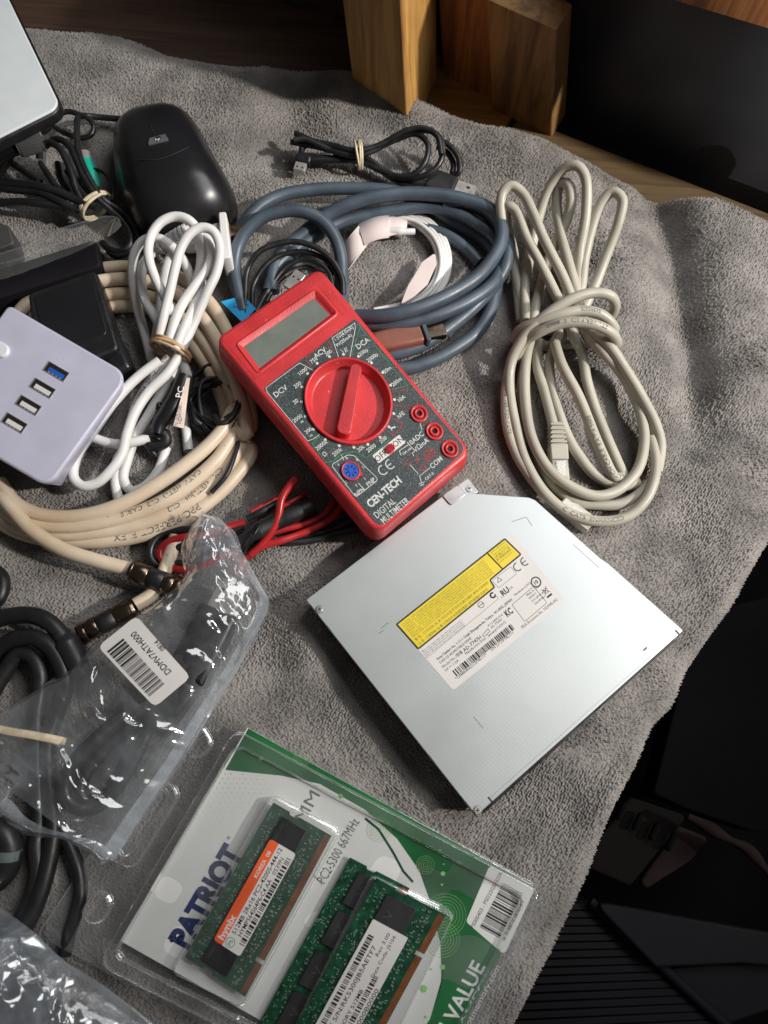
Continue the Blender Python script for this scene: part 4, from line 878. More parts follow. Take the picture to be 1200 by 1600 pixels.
# small black usb cable at the top with a rubber band
CC = (350, 150, 2.4)
def c_(*p): return TP(CC, p)
us = [(c_((268, 140, 8), (330, 168, 9), (420, 192, 10), (505, 212, 11), (600, 182, 13), (700, 140, 16), (775, 132, 18), (818, 175, 18), (812, 245, 15), (765, 292, 12), (690, 308, 9), (600, 285, 7), (505, 245, 6), (400, 240, 5), (305, 232, 4), (290, 200, 5), (340, 175, 6), (430, 190, 7)), 1.8),
      (c_((252, 172, 6), (350, 190, 8), (505, 222, 11), (640, 165, 14), (720, 142, 18), (765, 185, 19), (750, 255, 16), (700, 298, 12), (620, 300, 8)), 1.8),
      (c_((275, 158, 10), (380, 180, 10), (505, 205, 13), (580, 185, 14), (690, 128, 20), (750, 122, 22), (800, 150, 22), (815, 220, 19)), 1.8),
      (c_((290, 222, 3), (390, 232, 4), (505, 232, 6), (570, 268, 5), (640, 315, 4), (700, 343, 4), (760, 345, 6)), 1.8),
      (c_((800, 160, 14), (850, 190, 14), (882, 240, 12), (880, 290, 9), (850, 300, 7)), 1.8), (c_((800, 190, 9), (840, 215, 9), (860, 260, 8), (855, 290, 7)), 1.8),
      (c_((262, 165, 12), (300, 160, 12), (400, 200, 9), (505, 218, 8), (620, 290, 5), (740, 340, 4)), 1.8)]
t, fr = cable('usb_cable', us, M['rubber'], 'small black usb cable tied by a pale rubber band, lying near the towel back edge', 'cable')
cc = c_((505, 222, 8))[0]; ax = c_((600, 182, 10))[0] - c_((420, 200, 10))[0]; band(t, cc, 8.5, 7.5, ax, M['bandpale'], .7, 4.0, 3)
a, b = c_((765, 300, 9), (868, 335, 9)); 
def boxbody(parent, a, b, w, h, m, name='plug_body', bev=1.2):
    ax = nrm(np.array(b) - np.array(a)); sd = nrm(np.cross(ax, (0, 0, 1))); F = Frame([a - sd * w / 2, a + sd * w / 2, b + sd * w / 2, b - sd * w / 2])
    mb = MB(); mb.prism(F, round_poly([(0, 0), (F.W, 0), (F.W, F.L), (0, F.L)], 2, 4), -h, 0, bev); return obj(name, mb, m, parent)
boxbody(t, a, b, 15, 8, M['rubber']); d = nrm(b - a); usb_plug(t, b + [0, 0, -1.5], b + d * 12 + [0, 0, -1.5], 12, 4.5)
a, b = c_((290, 248, 5), (283, 268, 5)); boxbody(t, c_((300, 215, 7))[0], a, 10, 6, M['rubber']); usb_plug(t, a, a + nrm(b - a) * 6, 7, 3, name='small_plug')

# white power cord bundle
CD = (190, 320, 5.217); CE_ = (100, 550, 3.75)
def d_(*p): return TP(CD, p)
def f_(*p): return TP(CE_, p)
rw = 2.6
wc = [
 (d_((250, 1290, 8), (218, 1160, 8), (175, 1000, 9), (130, 840, 12), (100, 680, 16), (88, 520, 20), (108, 390, 24), (170, 300, 27), (255, 268, 28), (345, 290, 28), (430, 360, 26), (500, 450, 24), (555, 560, 20), (590, 680, 16)), rw),
 (d_((325, 1010, 18), (262, 900, 19), (205, 810, 20), (172, 710, 20), (163, 590, 20), (175, 490, 20), (215, 430, 20), (290, 360, 18)), rw),
 (d_((420, 900, 24), (345, 740, 28), (275, 600, 31), (228, 470, 33), (218, 350, 34), (252, 230, 35), (330, 135, 36), (440, 95, 36), (540, 120, 36), (602, 180, 34), (640, 280, 31), (650, 400, 28), (640, 520, 25), (600, 660, 22)), rw),
 (list(d_((300, 1130, 20), (340, 920, 26), (395, 700, 32), (440, 500, 37), (490, 340, 40), (565, 230, 42), (655, 185, 42), (740, 210, 41), (792, 300, 39), (800, 420, 36), (770, 560, 33), (705, 700, 30), (640, 850, 26), (565, 1020, 22), (490, 1180, 20))) + list(f_((610, 120, 18), (500, 230, 16), (420, 350, 15), (370, 480, 14), (340, 600, 14), (270, 700, 13), (190, 770, 12), (110, 785, 12), (60, 740, 12), (60, 660, 13), (110, 540, 16), (200, 410, 19), (330, 250, 20), (440, 140, 20), (560, 50, 20))), rw),
 (d_((380, 1150, 22), (430, 960, 25), (500, 800, 27), (600, 655, 29), (690, 530, 30), (735, 405, 31), (718, 300, 31), (650, 250, 30), (600, 300, 26)), rw),
 (d_((440, 1180, 24), (520, 980, 25), (610, 800, 24), (650, 640, 23), (640, 520, 21)), rw),
 (d_((290, 1110, 10), (320, 900, 12), (340, 760, 14), (360, 600, 18), (400, 450, 20), (470, 330, 20)), 3.4),
 (f_((620, 30, 17), (520, 150, 12), (430, 300, 8), (380, 450, 5), (350, 560, 4), (310, 640, 3), (300, 760, 3), (320, 870, 3)), rw),
 (f_((650, 80, 14), (570, 240, 9), (490, 380, 6), (420, 500, 4), (370, 640, 3), (350, 750, 3), (400, 815, 3), (470, 790, 3), (550, 700, 3), (600, 560, 3)), rw),
 (f_((180, 505, 8), (250, 530, 8), (340, 540, 9), (420, 525, 9), (500, 505, 8)), rw),
 (f_((670, 30, 16), (705, 90, 13), (725, 160, 10), (700, 300, 4), (715, 450, 3), (730, 580, 3)), rw),
]
t, fr = cable('plug_cord', wc, M['whitecord'], 'white cord folded and tied with a tan rubber band, its plug beside the mouse', 'cord', wob=.05)
cc = d_((400, 1185, 17))[0]; ax = d_((500, 1000, 17))[0] - d_((330, 1300, 17))[0]; band(t, cc, 11.0, 10.5, ax, M['band'], .75, 4.6, 4)
jprint(t, 'E168954  SPT-2  AWM', fr[7], f_((420, 320, 8))[0], 3.4, True, 'inkgrey')
# plug with a flat brass blade
F = FP([(341, 331), (353, 330), (361, 402), (346, 404)], 24); mb = MB(); mb.prism(F, round_poly([(0, 0), (F.W, 0), (F.W, F.L), (0, F.L)], 1.2, 3), -16, 0, .8); p = obj('plug_face', mb, M['white'], t)
F = FP([(300, 352), (345, 342), (350, 392), (318, 384)], 20); mb = MB(); mb.prism(F, round_poly([(0, 3), (F.W, 0), (F.W, F.L), (0, F.L - 3)], 2.5, 3), -12, 0, 2.5); obj('plug_body', mb, M['white'], p)
F = FP([(357, 352), (393, 348), (399, 365), (358, 367)], 17); mb = MB(); mb.prism(F, round_poly([(0, 0), (F.W - 2, 0), (F.W, F.L / 2), (F.W - 2, F.L), (0, F.L)], .4, 2), -1.5, 0, .2); bl_ = obj('blade', mb, M['brass'], p)
mb = MB(); mb.flat(F, circle2(F.W - 3.2, F.L / 2, 1.3, 14), .03); obj('blade_hole', mb, M['darkhole'], bl_)
q = d_((300, 365, 14), (360, 320, 17), (430, 275, 20), (500, 235, 22), (560, 205, 23)); mb = MB(); mb.tube(q, 3.2, 12)
c = catmull(q, 3.4); 
for k in range(1, len(c) - 1, 1):
    T_ = nrm(c[k + 1] - c[k - 1]); mb.tube([c[k] - T_ * .8, c[k] + T_ * .8], 4.6, 12, smoothed=False)
obj('strain_relief', mb, M['white'], p)
q = d_((545, 170, 24), (545, 260, 22), (570, 330, 20), (580, 400, 18)); mb = MB(); c = catmull(q, 4)
for k in range(1, len(c) - 1): T_ = nrm(c[k + 1] - c[k - 1]); mb.tube([c[k] - T_ * 1.2, c[k] + T_ * 1.2], 3.6, 10, smoothed=False)
obj('cord_clip', mb, M['white'], t)

# cream coaxial cable
co = []
def lp(pts): return [PT(*p) for p in pts]
top = [[(-20, 640), (10, 520), (70, 450), (150, 422), (215, 418), (275, 432), (325, 470), (360, 530), (385, 600), (390, 670)],
       [(-10, 650), (30, 540), (80, 470), (150, 441), (215, 437), (265, 452), (310, 490), (345, 545), (372, 610), (385, 680)],
       [(0, 660), (40, 560), (95, 490), (155, 463), (210, 460), (255, 470), (295, 505), (335, 560), (365, 625), (375, 690)],
       [(10, 670), (50, 575), (100, 505), (160, 483), (210, 478), (250, 488), (285, 520), (322, 570), (350, 630), (365, 690)]]
bots = [[(1010, 330), (930, 455), (820, 570), (680, 682), (520, 790), (350, 885), (180, 945), (0, 968), (-150, 950), (-290, 880), (-380, 760)],
        [(1085, 300), (1015, 470), (905, 620), (760, 755), (570, 880), (350, 970), (150, 1015), (0, 1025), (-180, 1010), (-340, 930), (-430, 800)],
        [(1130, 320), (1065, 500), (960, 665), (810, 820), (630, 935), (420, 1020), (200, 1060), (0, 1075), (-200, 1050), (-370, 960), (-460, 820)],
        [(1160, 400), (1100, 570), (990, 745), (840, 885), (660, 1000), (450, 1075), (250, 1108), (60, 1110), (-150, 1090), (-350, 1010), (-480, 860)]]
zt = [9, 12, 8, 5]; zb = [12, 10, 7, 4.5]
for k in range(4):
    pts = [(x, y, zt[k]) for x, y in top[k]] + [(100 + x / 3.75, 550 + y / 3.75, zb[k]) for x, y in bots[k][1 if k else 0:]]
    co.append((lp(pts), 3.75))
co.append((lp([(-40, 700, 6), (-10, 760, 10), (18, 795, 15), (52, 830, 16), (95, 857, 15), (150, 876, 13), (190, 886, 11), (212, 891, 10)]), 3.7))
co.append((lp([(275, 838, 3), (265, 870, 4), (252, 905, 6), (235, 930, 7), (212, 945, 8)]), 3.6))
t, fr = cable('coaxial_cable', co, M['coax'], 'thick cream coaxial cable in a wide coil with two bronze end connectors', 'cable', wob=.1)
jprint(t, 'PPC PERFECT FLEX', fr[3], f_((805, 905, 5))[0], 5.6, side=-.1, m='inkgrey')
jprint(t, 'CM   c(ETL)us   CL2', fr[2], f_((925, 700, 7))[0], 4.2, side=-.15, m='inkgrey')
jprint(t, 'CATV  c(ETL)  CL2  CABLE', fr[1], f_((800, 700, 10))[0], 4.0, side=-.25, m='inkgrey')
def fconn(a, b, name='connector'):
    a = np.array(a); b = np.array(b); ax = b - a; L = np.linalg.norm(ax); ax = ax / L
    def cylm(s0, s1, r0, m, nm, par, n=24, r1=None):
        mb = MB(); mb.tube([a + ax * s0, a + ax * (s0 + .3), a + ax * (s1 - .3), a + ax * s1], r0, n, smoothed=False, rf=(lambda u: .93 if u in (0, 1) else 1)); return obj(nm, mb, m, par)
    o = cylm(0, L * .36, 5.3, M['bronze'], name, t); cylm(L * .04, L * .08, 5.6, M['bronze'], 'ridge', o); cylm(L * .36, L * .66, 5.0, M['black'], 'dark_ring', o); cylm(L * .66, L * .86, 5.2, M['bronze'], 'front_ring', o); cylm(L * .86, L, 5.6, M['bronze'], 'nut', o, 6)
fconn(PT(205, 890, 11), PT(284, 920, 11)); fconn(PT(212, 948, 8), PT(124, 992, 8))

# test leads under the meter
CG = (200, 780, 3.333)
def g_(*p): return TP(CG, p)
red = [(g_((640, 290, 5), (700, 232, 7), (752, 160, 10), (785, 80, 13), (800, 0, 15), (835, -60, 16), (880, -110, 18)), 2.0),
       (g_((610, 118, 9), (500, 150, 8), (400, 190, 7), (300, 195, 6), (205, 225, 6), (165, 275, 5), (180, 325, 5), (235, 360, 4), (320, 368, 4), (430, 330, 4), (560, 230, 7), (645, 170, 9), (750, 90, 8), (840, 20, 8), (930, -30, 6)), 1.9),
       (g_((620, 300, 4), (690, 250, 6), (800, 215, 7), (900, 180, 7), (1000, 135, 7), (1080, 80, 6), (1120, 20, 5)), 1.9),
       (g_((640, 75, 9), (700, 40, 8), (790, -5, 6), (860, -40, 5)), 1.9), (g_((660, 200, 6), (800, 160, 6), (950, 120, 6), (1040, 60, 6), (1070, 10, 5)), 1.8)]
t, fr = cable('test_lead', red, M['redcord'], 'red test lead looped and tied in a twist tie beside the meter', 'test lead')
mb = MB(); c0 = g_((650, 200, 7))[0]; pts = [c0 + np.array([2.2 * math.cos(a) + .8 * math.sin(2 * a), 0, 0]) + np.array([4, 15, 0]) / 2 * math.sin(a) * 1.35 + np.array([0, 0, 8.0 * math.cos(a)]) for a in np.linspace(0, 6.28, 20)]
mb.tube(pts, .55, 6); obj('twist_tie', mb, M['blackgloss'], t)
bk = [(g_((600, 140, 8), (500, 172, 7), (380, 160, 6), (290, 158, 5), (190, 175, 5), (125, 235, 5), (118, 300, 4), (160, 345, 3), (220, 362, 2), (300, 350, 2)), 1.9),
      (g_((1200, 150, 4), (1090, 175, 4), (1000, 205, 4), (860, 225, 4), (740, 205, 5), (620, 180, 6), (500, 230, 4), (330, 330, 3), (240, 330, 3), (200, 300, 3), (230, 260, 4), (350, 235, 5), (520, 170, 6)), 1.9),
      (g_((620, 100, 9), (700, 60, 10), (800, 10, 8), (880, -30, 8)), 1.8), (g_((560, 240, 4), (700, 190, 4), (900, 140, 4), (1050, 110, 4), (1170, 60, 3)), 1.9), (g_((600, 260, 3), (720, 215, 3), (880, 195, 3), (1060, 160, 3), (1200, 90, 3)), 1.9)]
t, fr = cable('test_lead', bk, M['rubber'], 'black test lead bundled together with the red one beside the meter', 'test lead')
mb = MB(); mb.tube(g_((540, 260, 8), (640, 190, 9), (760, 120, 9), (880, 70, 9), (960, 30, 8)), 4.6, 14, rf=lambda u: .8 + .25 * (u > .3) + .05 * math.sin(u * 90)); obj('probe_grip', mb, M['rubber'], t)

# thin black tangle and the small black receiver with a sticker, left of the meter
def tangle(n, cx, cy, rx, ry, z, seed):
    rg = random.Random(seed); pts = []
    for k in range(n):
        a = k * 1.15 + rg.random() * .3; s_ = .55 + .45 * rg.random(); pts.append((cx + rx * s_ * math.cos(a), cy + ry * s_ * math.sin(a), z + rg.random() * 9))
    return pts
tg = [(lp(tangle(26, 335, 632, 40, 48, 3, 3)), 1.5), (lp([(300, 590, 6), (330, 570, 8), (352, 572, 8), (372, 600, 6), (380, 640, 5), (372, 690, 10), (355, 740, 13), (330, 770, 10)]), 1.3), (lp([(352, 655, 15), (372, 640, 15), (378, 620, 13), (370, 600, 10)]), 1.6), (lp([(335, 650, 14), (345, 662, 15), (360, 655, 15), (372, 630, 14), (378, 600, 12)]), 1.7)]
t, fr = cable('black_wire', tg, M['rubber'], 'tangle of thin black wire lying left of the red meter', 'wire')
t = thing('infrared_receiver', 'small black receiver stick with a narrow part number sticker, between white cord and black wire', 'receiver', tuple(PT(265, 640, 4)))
mb = MB(); mb.tube(f_((712, 150, 16), (690, 210, 16), (650, 300, 15), (600, 370, 14), (560, 420, 13), (545, 480, 12)), 5.2, 12, rf=lambda u: 1.0 if u < .55 else 1 - (u - .55) * .9); obj('body', mb, M['blackgloss'], t)
mb = MB(); mb.tube(f_((545, 470, 10), (500, 480, 8), (485, 510, 7), (505, 545, 6), (560, 550, 6), (600, 520, 7), (590, 480, 8), (550, 470, 9)), 3.0, 10); mb.tube(f_((500, 520, 6), (520, 590, 4), (545, 610, 3), (560, 560, 4)), 2.2, 10); mb.tube(f_((560, 330, 8), (540, 250, 8), (570, 190, 8), (640, 180, 10)), 1.8, 10); obj('cord', mb, M['rubber'], t)
F = Frame(f_((706, 152, 23), (738, 152, 21), (700, 448, 17), (640, 432, 19))); mb = MB(); mb.prism(F, [(F.W * .35, 0), (F.W, 0), (F.W, F.L), (0, F.L)], -1.0, .2); st_ = obj('sticker', mb, mat('aged_sticker', (.62, .50, .44, 1), .6), t)
mb = MB(); mb.text(F, 'P/N: 5187 0034', F.W * .72, F.L * .62, 1.5, .26, ang=-math.pi / 2); mb.text(F, 'LISTED 47G7', F.W * .5, F.L * .72, 1.5, .26, ang=-math.pi / 2); mb.text(F, 'P/N: 5070-2584', F.W * .22, F.L * .8, 1.4, .26, ang=-math.pi / 2)
obj('sticker_text', mb, M['ink'], st_)
mb = MB(); mb.text(F, 'PC', -1.0, F.L * .3, 4.0, .35, ang=-math.pi / 2); obj('body_lettering', mb, M['print'], t)

# thick black cable, lower left
CH = (0, 780, 2.667); CI = (0, 1200, 4.0)
def h_(*p): return TP(CH, p)
def i_(*p): return TP(CI, p)
kb = [(h_((-60, 520, 6), (20, 492, 8), (100, 482, 11), (170, 495, 14), (225, 530, 14), (262, 575, 13)), 4.2),
      (list(h_((-60, 700, 5), (0, 620, 8), (70, 580, 12), (150, 578, 14), (215, 620, 14), (262, 700, 12), (272, 790, 9), (240, 880, 7), (200, 1000, 6))) + list(i_((330, 420, 6), (300, 600, 6), (250, 780, 6), (190, 920, 6), (120, 1030, 6), (20, 1120, 6), (-60, 1160, 6))), 4.0),
      (list(h_((-40, 820, 4), (20, 720, 6), (80, 640, 8), (130, 650, 9), (165, 710, 9), (165, 800, 7), (150, 900, 6))) + list(i_((240, 330, 5), (225, 480, 5), (235, 640, 5), (200, 800, 5), (120, 960, 5), (20, 1060, 5), (-60, 1100, 5))), 4.0),
      (i_((380, 380, 5), (440, 500, 4), (490, 640, 4), (500, 780, 4), (470, 920, 3), (430, 1040, 2), (400, 1160, 0)), 3.2),
      (h_((-20, 300, 4), (5, 320, 5), (12, 370, 6), (-10, 420, 6), (-40, 440, 5)), 3.5)]
t, fr = cable('black_cable', kb, M['rubber'], 'thick black cable curling out of the lower left under the plastic bags', 'cable')
mb = MB(); mb.tube(h_((250, 560, 14), (290, 620, 13), (320, 680, 11), (345, 730, 9)), 6.2, 16, rf=lambda u: .72 if u < .2 else 1.0); obj('plug_boot', mb, M['rubber'], t)
mb = MB(); mb.tube(i_((-30, 380, 10), (30, 420, 10), (60, 520, 9), (20, 640, 8), (-40, 700, 7)), 6.2, 14); o = obj('ferrite_sleeve', mb, M['rubber'], t)
mb = MB(); q = i_((52, 500, 10), (46, 560, 9)); mb.tube(q, 6.4, 16, smoothed=False); obj('pale_ring', mb, M['grip'], o)

# black mouse cable bundle, upper left
CJ = (0, 150, 5.333)
def j_(*p): return TP(CJ, p)
mc = [(j_((1150, 200, 8), (980, 190, 6), (850, 180, 5), (700, 165, 8), (650, 180, 14), (640, 300, 20), (650, 460, 22), (700, 600, 22), (780, 750, 20), (860, 860, 18), (960, 930, 14), (1060, 1000, 12), (1130, 1100, 10), (1170, 1220, 8)), 1.9),
      (j_((440, 250, 10), (540, 310, 10), (660, 350, 10), (750, 330, 11), (780, 260, 12), (740, 190, 13), (650, 150, 14), (560, 130, 14), (480, 160, 14)), 1.6),
      (j_((330, 520, 14), (330, 440, 18), (400, 390, 20), (480, 420, 22), (550, 530, 22), (600, 660, 21), (640, 790, 19), (700, 900, 17)), 2.0),
      (j_((380, 420, 16), (460, 360, 20), (560, 400, 22), (640, 540, 22), (700, 680, 21), (800, 830, 19), (900, 930, 15), (1000, 1020, 12), (1080, 1130, 9), (1080, 1250, 7), (1000, 1300, 6), (900, 1270, 6), (850, 1220, 6)), 2.0),
      (j_((340, 560, 12), (400, 650, 14), (480, 760, 15), (600, 850, 16), (740, 920, 16)), 1.8),
      (j_((-60, 720, 14), (100, 730, 16), (300, 750, 18), (480, 800, 19), (640, 870, 19), (800, 930, 18)), 2.4), (j_((-60, 760, 12), (120, 780, 14), (320, 800, 16), (480, 870, 17), (620, 950, 17)), 2.4),
      (j_((-40, 900, 10), (150, 880, 12), (350, 900, 14), (520, 930, 15), (680, 960, 15)), 2.2), (j_((560, 620, 18), (620, 720, 18), (700, 830, 18), (780, 900, 17)), 1.8),
      (j_((900, 1290, 5), (960, 1330, 5), (1060, 1310, 5), (1090, 1240, 6), (1060, 1130, 8)), 2.0), (j_((800, 1290, 4), (860, 1370, 4), (980, 1390, 4), (1090, 1350, 4)), 2.0),
      (j_((740, 640, 14), (790, 610, 15), (860, 640, 15), (920, 710, 15), (945, 790, 15), (930, 870, 15)), 1.0), (j_((480, 560, 10), (500, 680, 11), (560, 790, 12)), 1.9), (j_((100, 560, 8), (220, 640, 9), (330, 720, 10)), 2.2)]
t, fr = cable('mouse_cable', mc, M['rubber'], 'black mouse cable bundle tied with a pale rubber band and ending in a teal plug', 'cable')
band(t, j_((800, 915, 14))[0], 10, 7, j_((900, 1020, 14))[0] - j_((700, 820, 14))[0], M['bandpale'], .8, 4, 4)
mb = MB(); mb.tube(j_((712, 560, 12), (745, 620, 12), (785, 710, 12), (805, 775, 12)), 4.6, 14, rf=lambda u: 1.0 if u < .5 else 1 - (u - .5) * 1.0); o = obj('teal_plug', mb, M['teal'], t)
mb = MB(); mb.tube(j_((700, 490, 12), (728, 575, 12)), 4.0, 14, smoothed=False); obj('plug_shell', mb, M['steel'], o)
# tight coil at the right of the bundle
mb = MB(); pts = []
for k in range(90): 
    u = k / 89; base = j_((930, 920, 12))[0] * (1 - u) + j_((1120, 1090, 9))[0] * u; an = k * .9
    pts.append(base)

# ================================================================ black mouse
def mouse():
    pts = [(560, 640), (590, 585), (640, 550), (720, 528), (800, 520), (868, 542), (920, 600), (960, 670), (1010, 760), (1055, 840), (1085, 920), (1085, 985), (1040, 1035), (960, 1075), (850, 1105), (740, 1100), (670, 1060), (620, 990), (585, 900), (562, 800), (555, 710)]
    z0 = 0; ring = catmull([P(x / 3, y / 3, 9) for x, y in [(820 + (x - 820) * 1.07, 800 + (y - 800) * 1.07 + 14) for x, y in pts]], 3.0, closed=True); ring[:, 2] = 0
    c = ring.mean(0); root = thing('computer_mouse', 'glossy black computer mouse with a small grey badge, at the upper left', 'mouse', tuple(c)); mb = MB()
    H = 36; rings = []
    for s_, h in [(.93, .5), (1.0, 3), (1.015, 7), (1.0, 11), (.975, 15), (.93, 20), (.86, 25), (.76, 29.5), (.62, 33), (.45, 35.2), (.25, 36.3), (.08, 36.6)]:
        rr = []
        for q in ring:
            d = q - c; p = c + d * s_; fwd = (p[1] - c[1]) / 60.0
            rr.append((p[0], p[1] + (1 - s_) * -6, h * (1 - .18 * max(0, fwd)) + 0))
        rings.append(rr)
    mb.loft(rings); b = obj('shell', mb, M['blackgloss'], root)
    C_ = np.array(rings)
    def surf_pt(px, py):
        best = None
        for a_ in range(3, len(C_) - 1):
            for q_ in range(len(C_[a_])):
                for t_ in (0, .5):
                    p_ = C_[a_][q_] * (1 - t_) + C_[a_ + 1][q_] * t_; x_, y_ = proj(p_); d_ = (x_ - px) ** 2 + (y_ - py) ** 2
                    if best is None or d_ < best[0]: best = (d_, p_)
        return best[1] + np.array([0, 0, .05])
    # wheel housing
    p = P(233, 190, 24); mb = MB(); 
    ax = nrm(np.array([1, -.15, 0])); mb.tube([p - ax * 2.2, p + ax * 2.2], 6, 20, smoothed=False, rf=lambda u: 1); obj('scroll_wheel', mb, M['rubber'], root)
    for path in ([(190, 262), (215, 250), (250, 246), (290, 232), (318, 214)], [(236, 196), (243, 222)]):
        mb = MB(); mb.tube([P(x, y, 0) * 0 + surf_pt(x, y) for x, y in path], .45, 6); obj('seam', mb, M['darkhole'], root)
    F = Frame([surf_pt(*q) + np.array([0, 0, .5]) for q in [(233, 216), (261, 209), (263, 221), (236, 228)]]); mb = MB(); mb.prism(F, round_poly([(0, 0), (F.W, 0), (F.W, F.L), (0, F.L)], .6, 3), -2, .6, .2); bd = obj('badge', mb, mat('badge_grey', (.10, .10, .11, 1), .3), root)
    mb = MB(); mb.flat(F, circle2(F.W / 2, F.L / 2, F.L * .40, 20), .64); dk = obj('badge_disc', mb, M['darkhole'], bd); mb = MB(); mb.text(F, 'hp', F.W / 2, F.L / 2 + .2, F.L * .42, .68, bold=.01); obj('badge_letters', mb, M['print'], bd)
    mb = MB(); 
mouse()

# ================================================================ usb hub
def hub():
    F = FP([(13, 475), (202, 585), (75, 762), (-113, 652)], 30); W, L = F.W, F.L; I = F.inv
    root = thing('usb_hub', 'square white usb hub with four ports, one of them blue, at the left edge', 'usb hub', tuple(F.at(W / 2, L / 2, -28)))
    o = round_poly([(0, 0), (W, 0), (W, L), (0, L)], [3, 8, 7, 7], 8); mb = MB(); lo = inset2(o, 2.0)
    rings = [[F.at(a, b, -26) for a, b in inset2(o, 9)], [F.at(a, b, -20) for a, b in inset2(o, 6)], [F.at(a, b, -6) for a, b in inset2(o, 1.2)], [F.at(a, b, -1.2) for a, b in o], [F.at(a, b, -.3) for a, b in inset2(o, .4)], [F.at(a, b, 0) for a, b in inset2(o, 1.3)]]
    mb.loft(rings); obj('body', mb, M['lav'], root)
    C = lambda x, y: I(x / 3, 350 + y / 3)
    for k, (x, y) in enumerate([(264, 692), (200, 770), (134, 850), (68, 933)]):
        a, b = C(x, y); mb = MB(); q = [(-6.6, -2.9), (6.6, -2.9), (6.6, 2.9), (-6.6, 2.9)]
        inn = [(a + u * .93, b + v * .88) for u, v in q]; mb.loft([[F.at(a + u, b + v, .05) for u, v in q], [F.at(a + u, b + v, .35) for u, v in q], [F.at(u, v, .35) for u, v in inn], [F.at(u, v, .1) for u, v in inn]], False, False, False)
        pt = obj('usb_port', mb, M['steel'], root); mb = MB(); mb.flat(F, inn, .12); obj('port_opening', mb, M['darkhole'], pt)
        mb = MB(); mb.prism(F, [(a - 4.2, b - .4), (a + 5.2, b - .4), (a + 5.2, b + 2.0), (a - 4.2, b + 2.0)], .12, .3); o_ = obj('port_tongue', mb, M['blue'] if k == 0 else M['label'], pt, label='blue port tongue' if k == 0 else None)
        mb = MB(); 
        for j in range(4): mb.rect(F, a - 2.8 + j * 2.2, b + 2.2, 1.2, .7, .34)
        obj('port_contacts', mb, M['steel'], pt)
    a, b = C(15, 598); mb = MB(); mb.prism(F, round_poly([(a - 9, b - 3.8 + 0), (a + 3.6, b - 3.8), (a + 3.6, b + 3.8), (a - 9, b + 3.8)], 3.7, 8), 0, 1.6, 1.0); 
    obj('power_button', mb, M['panel'], root)
hub()
# pale panel with a knurled knob, top left
t = thing('light_panel', 'pale rounded panel in a thin dark frame with a knurled knob, top left corner', 'panel', tuple(P(20, 180, 30)))
F = FP([(-190, 60), (4, -30), (99, 167), (-90, 262)], 62); mb = MB(); o = round_poly([(0, 0), (F.W, 0), (F.W, F.L), (0, F.L)], 7, 8); mb.prism(F, o, -7, -1.0, 1.5); obj('frame', mb, M['black'], t)
mb = MB(); mb.prism(F, inset2(o, 1.3), -2, 0, .8); obj('face', mb, M['panel'], t)
mb = MB(); a, b = PT(24, 222, 34), PT(62, 212, 34); ax = nrm(b - a)
mb.tube([a, b], 8.0, 36, smoothed=False); 
u_ = nrm(np.cross(ax, (0, 0, 1))); v_ = np.cross(u_, ax)
for k in range(36):
    an = k * math.pi / 18; d = (u_ * math.cos(an) + v_ * math.sin(an)) * 8.1; mb.tube([a + d + ax * 1.5, b + d - ax * 1.5], .45, 5, smoothed=False)
obj('knob', mb, mat('grey_knob', (.09, .09, .095, 1), .4), t)
mb = MB(); mb.tube([PT(-20, 250, 20), PT(5, 232, 30), PT(26, 224, 34)], 6, 12); mb.tube([PT(0, 200, 45), PT(10, 230, 30), PT(-5, 262, 12), PT(-30, 290, 4)], 5, 12); mb.tube([PT(66, 208, 24), PT(76, 200, 26), PT(80, 190, 28)], 1.6, 8); obj('stand', mb, M['black'], t)

# black box with a glossy top, dark box and clear strip
def pxslab(name, pxs, z, th, m, r=2.5, bev=1.0, parent=None, **kw):
    poly = [P(x, y, z)[:2] for x, y in pxs]; mb = MB(); boxw(mb, [tuple(q) for q in round_poly(poly, r, 5)], z - th, z, bev); return obj(name, mb, m, parent, **kw)
t = thing('power_adapter', 'black adapter with a smooth glossy face, behind the white hub', 'adapter', tuple(P(115, 480, 2)))
pxslab('case', [(43, 458), (150, 421), (186, 545), (60, 590)], 24, 20, M['black'], 3, 1.6, t); 
pxslab('glossy_face', [(52, 462), (143, 431), (168, 522), (75, 552)], 24.5, 1, M['blackgloss'], 3, .4, t)
pxslab('hinge', [(150, 528), (184, 518), (206, 572), (170, 590)], 20, 18, M['blackgloss'], 3, 3, t)
pxslab('dark_box', [(-40, 432), (150, 372), (158, 415), (40, 452), (10, 462), (-40, 475)], 18, 16, M['darkbox'], 3, 1.5, label='dark grey box under the clear strip behind the black adapter', cat='box')
pxslab('paper_strip', [(340 + x / 2.5, 280 + y / 2.5) for x, y in [(850, 287), (856, 330), (820, 410), (770, 455), (712, 496), (742, 420), (800, 322)]], 11, .6, M['pinkwhite'], 1, .1, PAPER_OWNER)
def film_surface(name, quad_fn, nu, nv, m, parent=None, th=0, **kw):
    vs = []; fs = []
    for j in range(nv + 1):
        for i in range(nu + 1): vs.append(quad_fn(i / nu, j / nv))
    for j in range(nv):
        for i in range(nu): a = j * (nu + 1) + i; fs.append((a, a + 1, a + nu + 2, a + nu + 1))
    mb = MB(); mb.add(vs, fs, True); return obj(name, mb, m, parent, **kw)
def cat_at(c, t):
    f = max(0.0, min(1.0, t)) * (len(c) - 1); i = min(len(c) - 2, int(f)); return c[i] * (1 - (f - i)) + c[i + 1] * (f - i)
def evenly(c, n=200):
    L = np.concatenate([[0], np.cumsum(np.linalg.norm(np.diff(c, axis=0), axis=1))]); u = np.linspace(0, L[-1], n)
    return np.stack([np.interp(u, L, c[:, k]) for k in range(3)], 1)
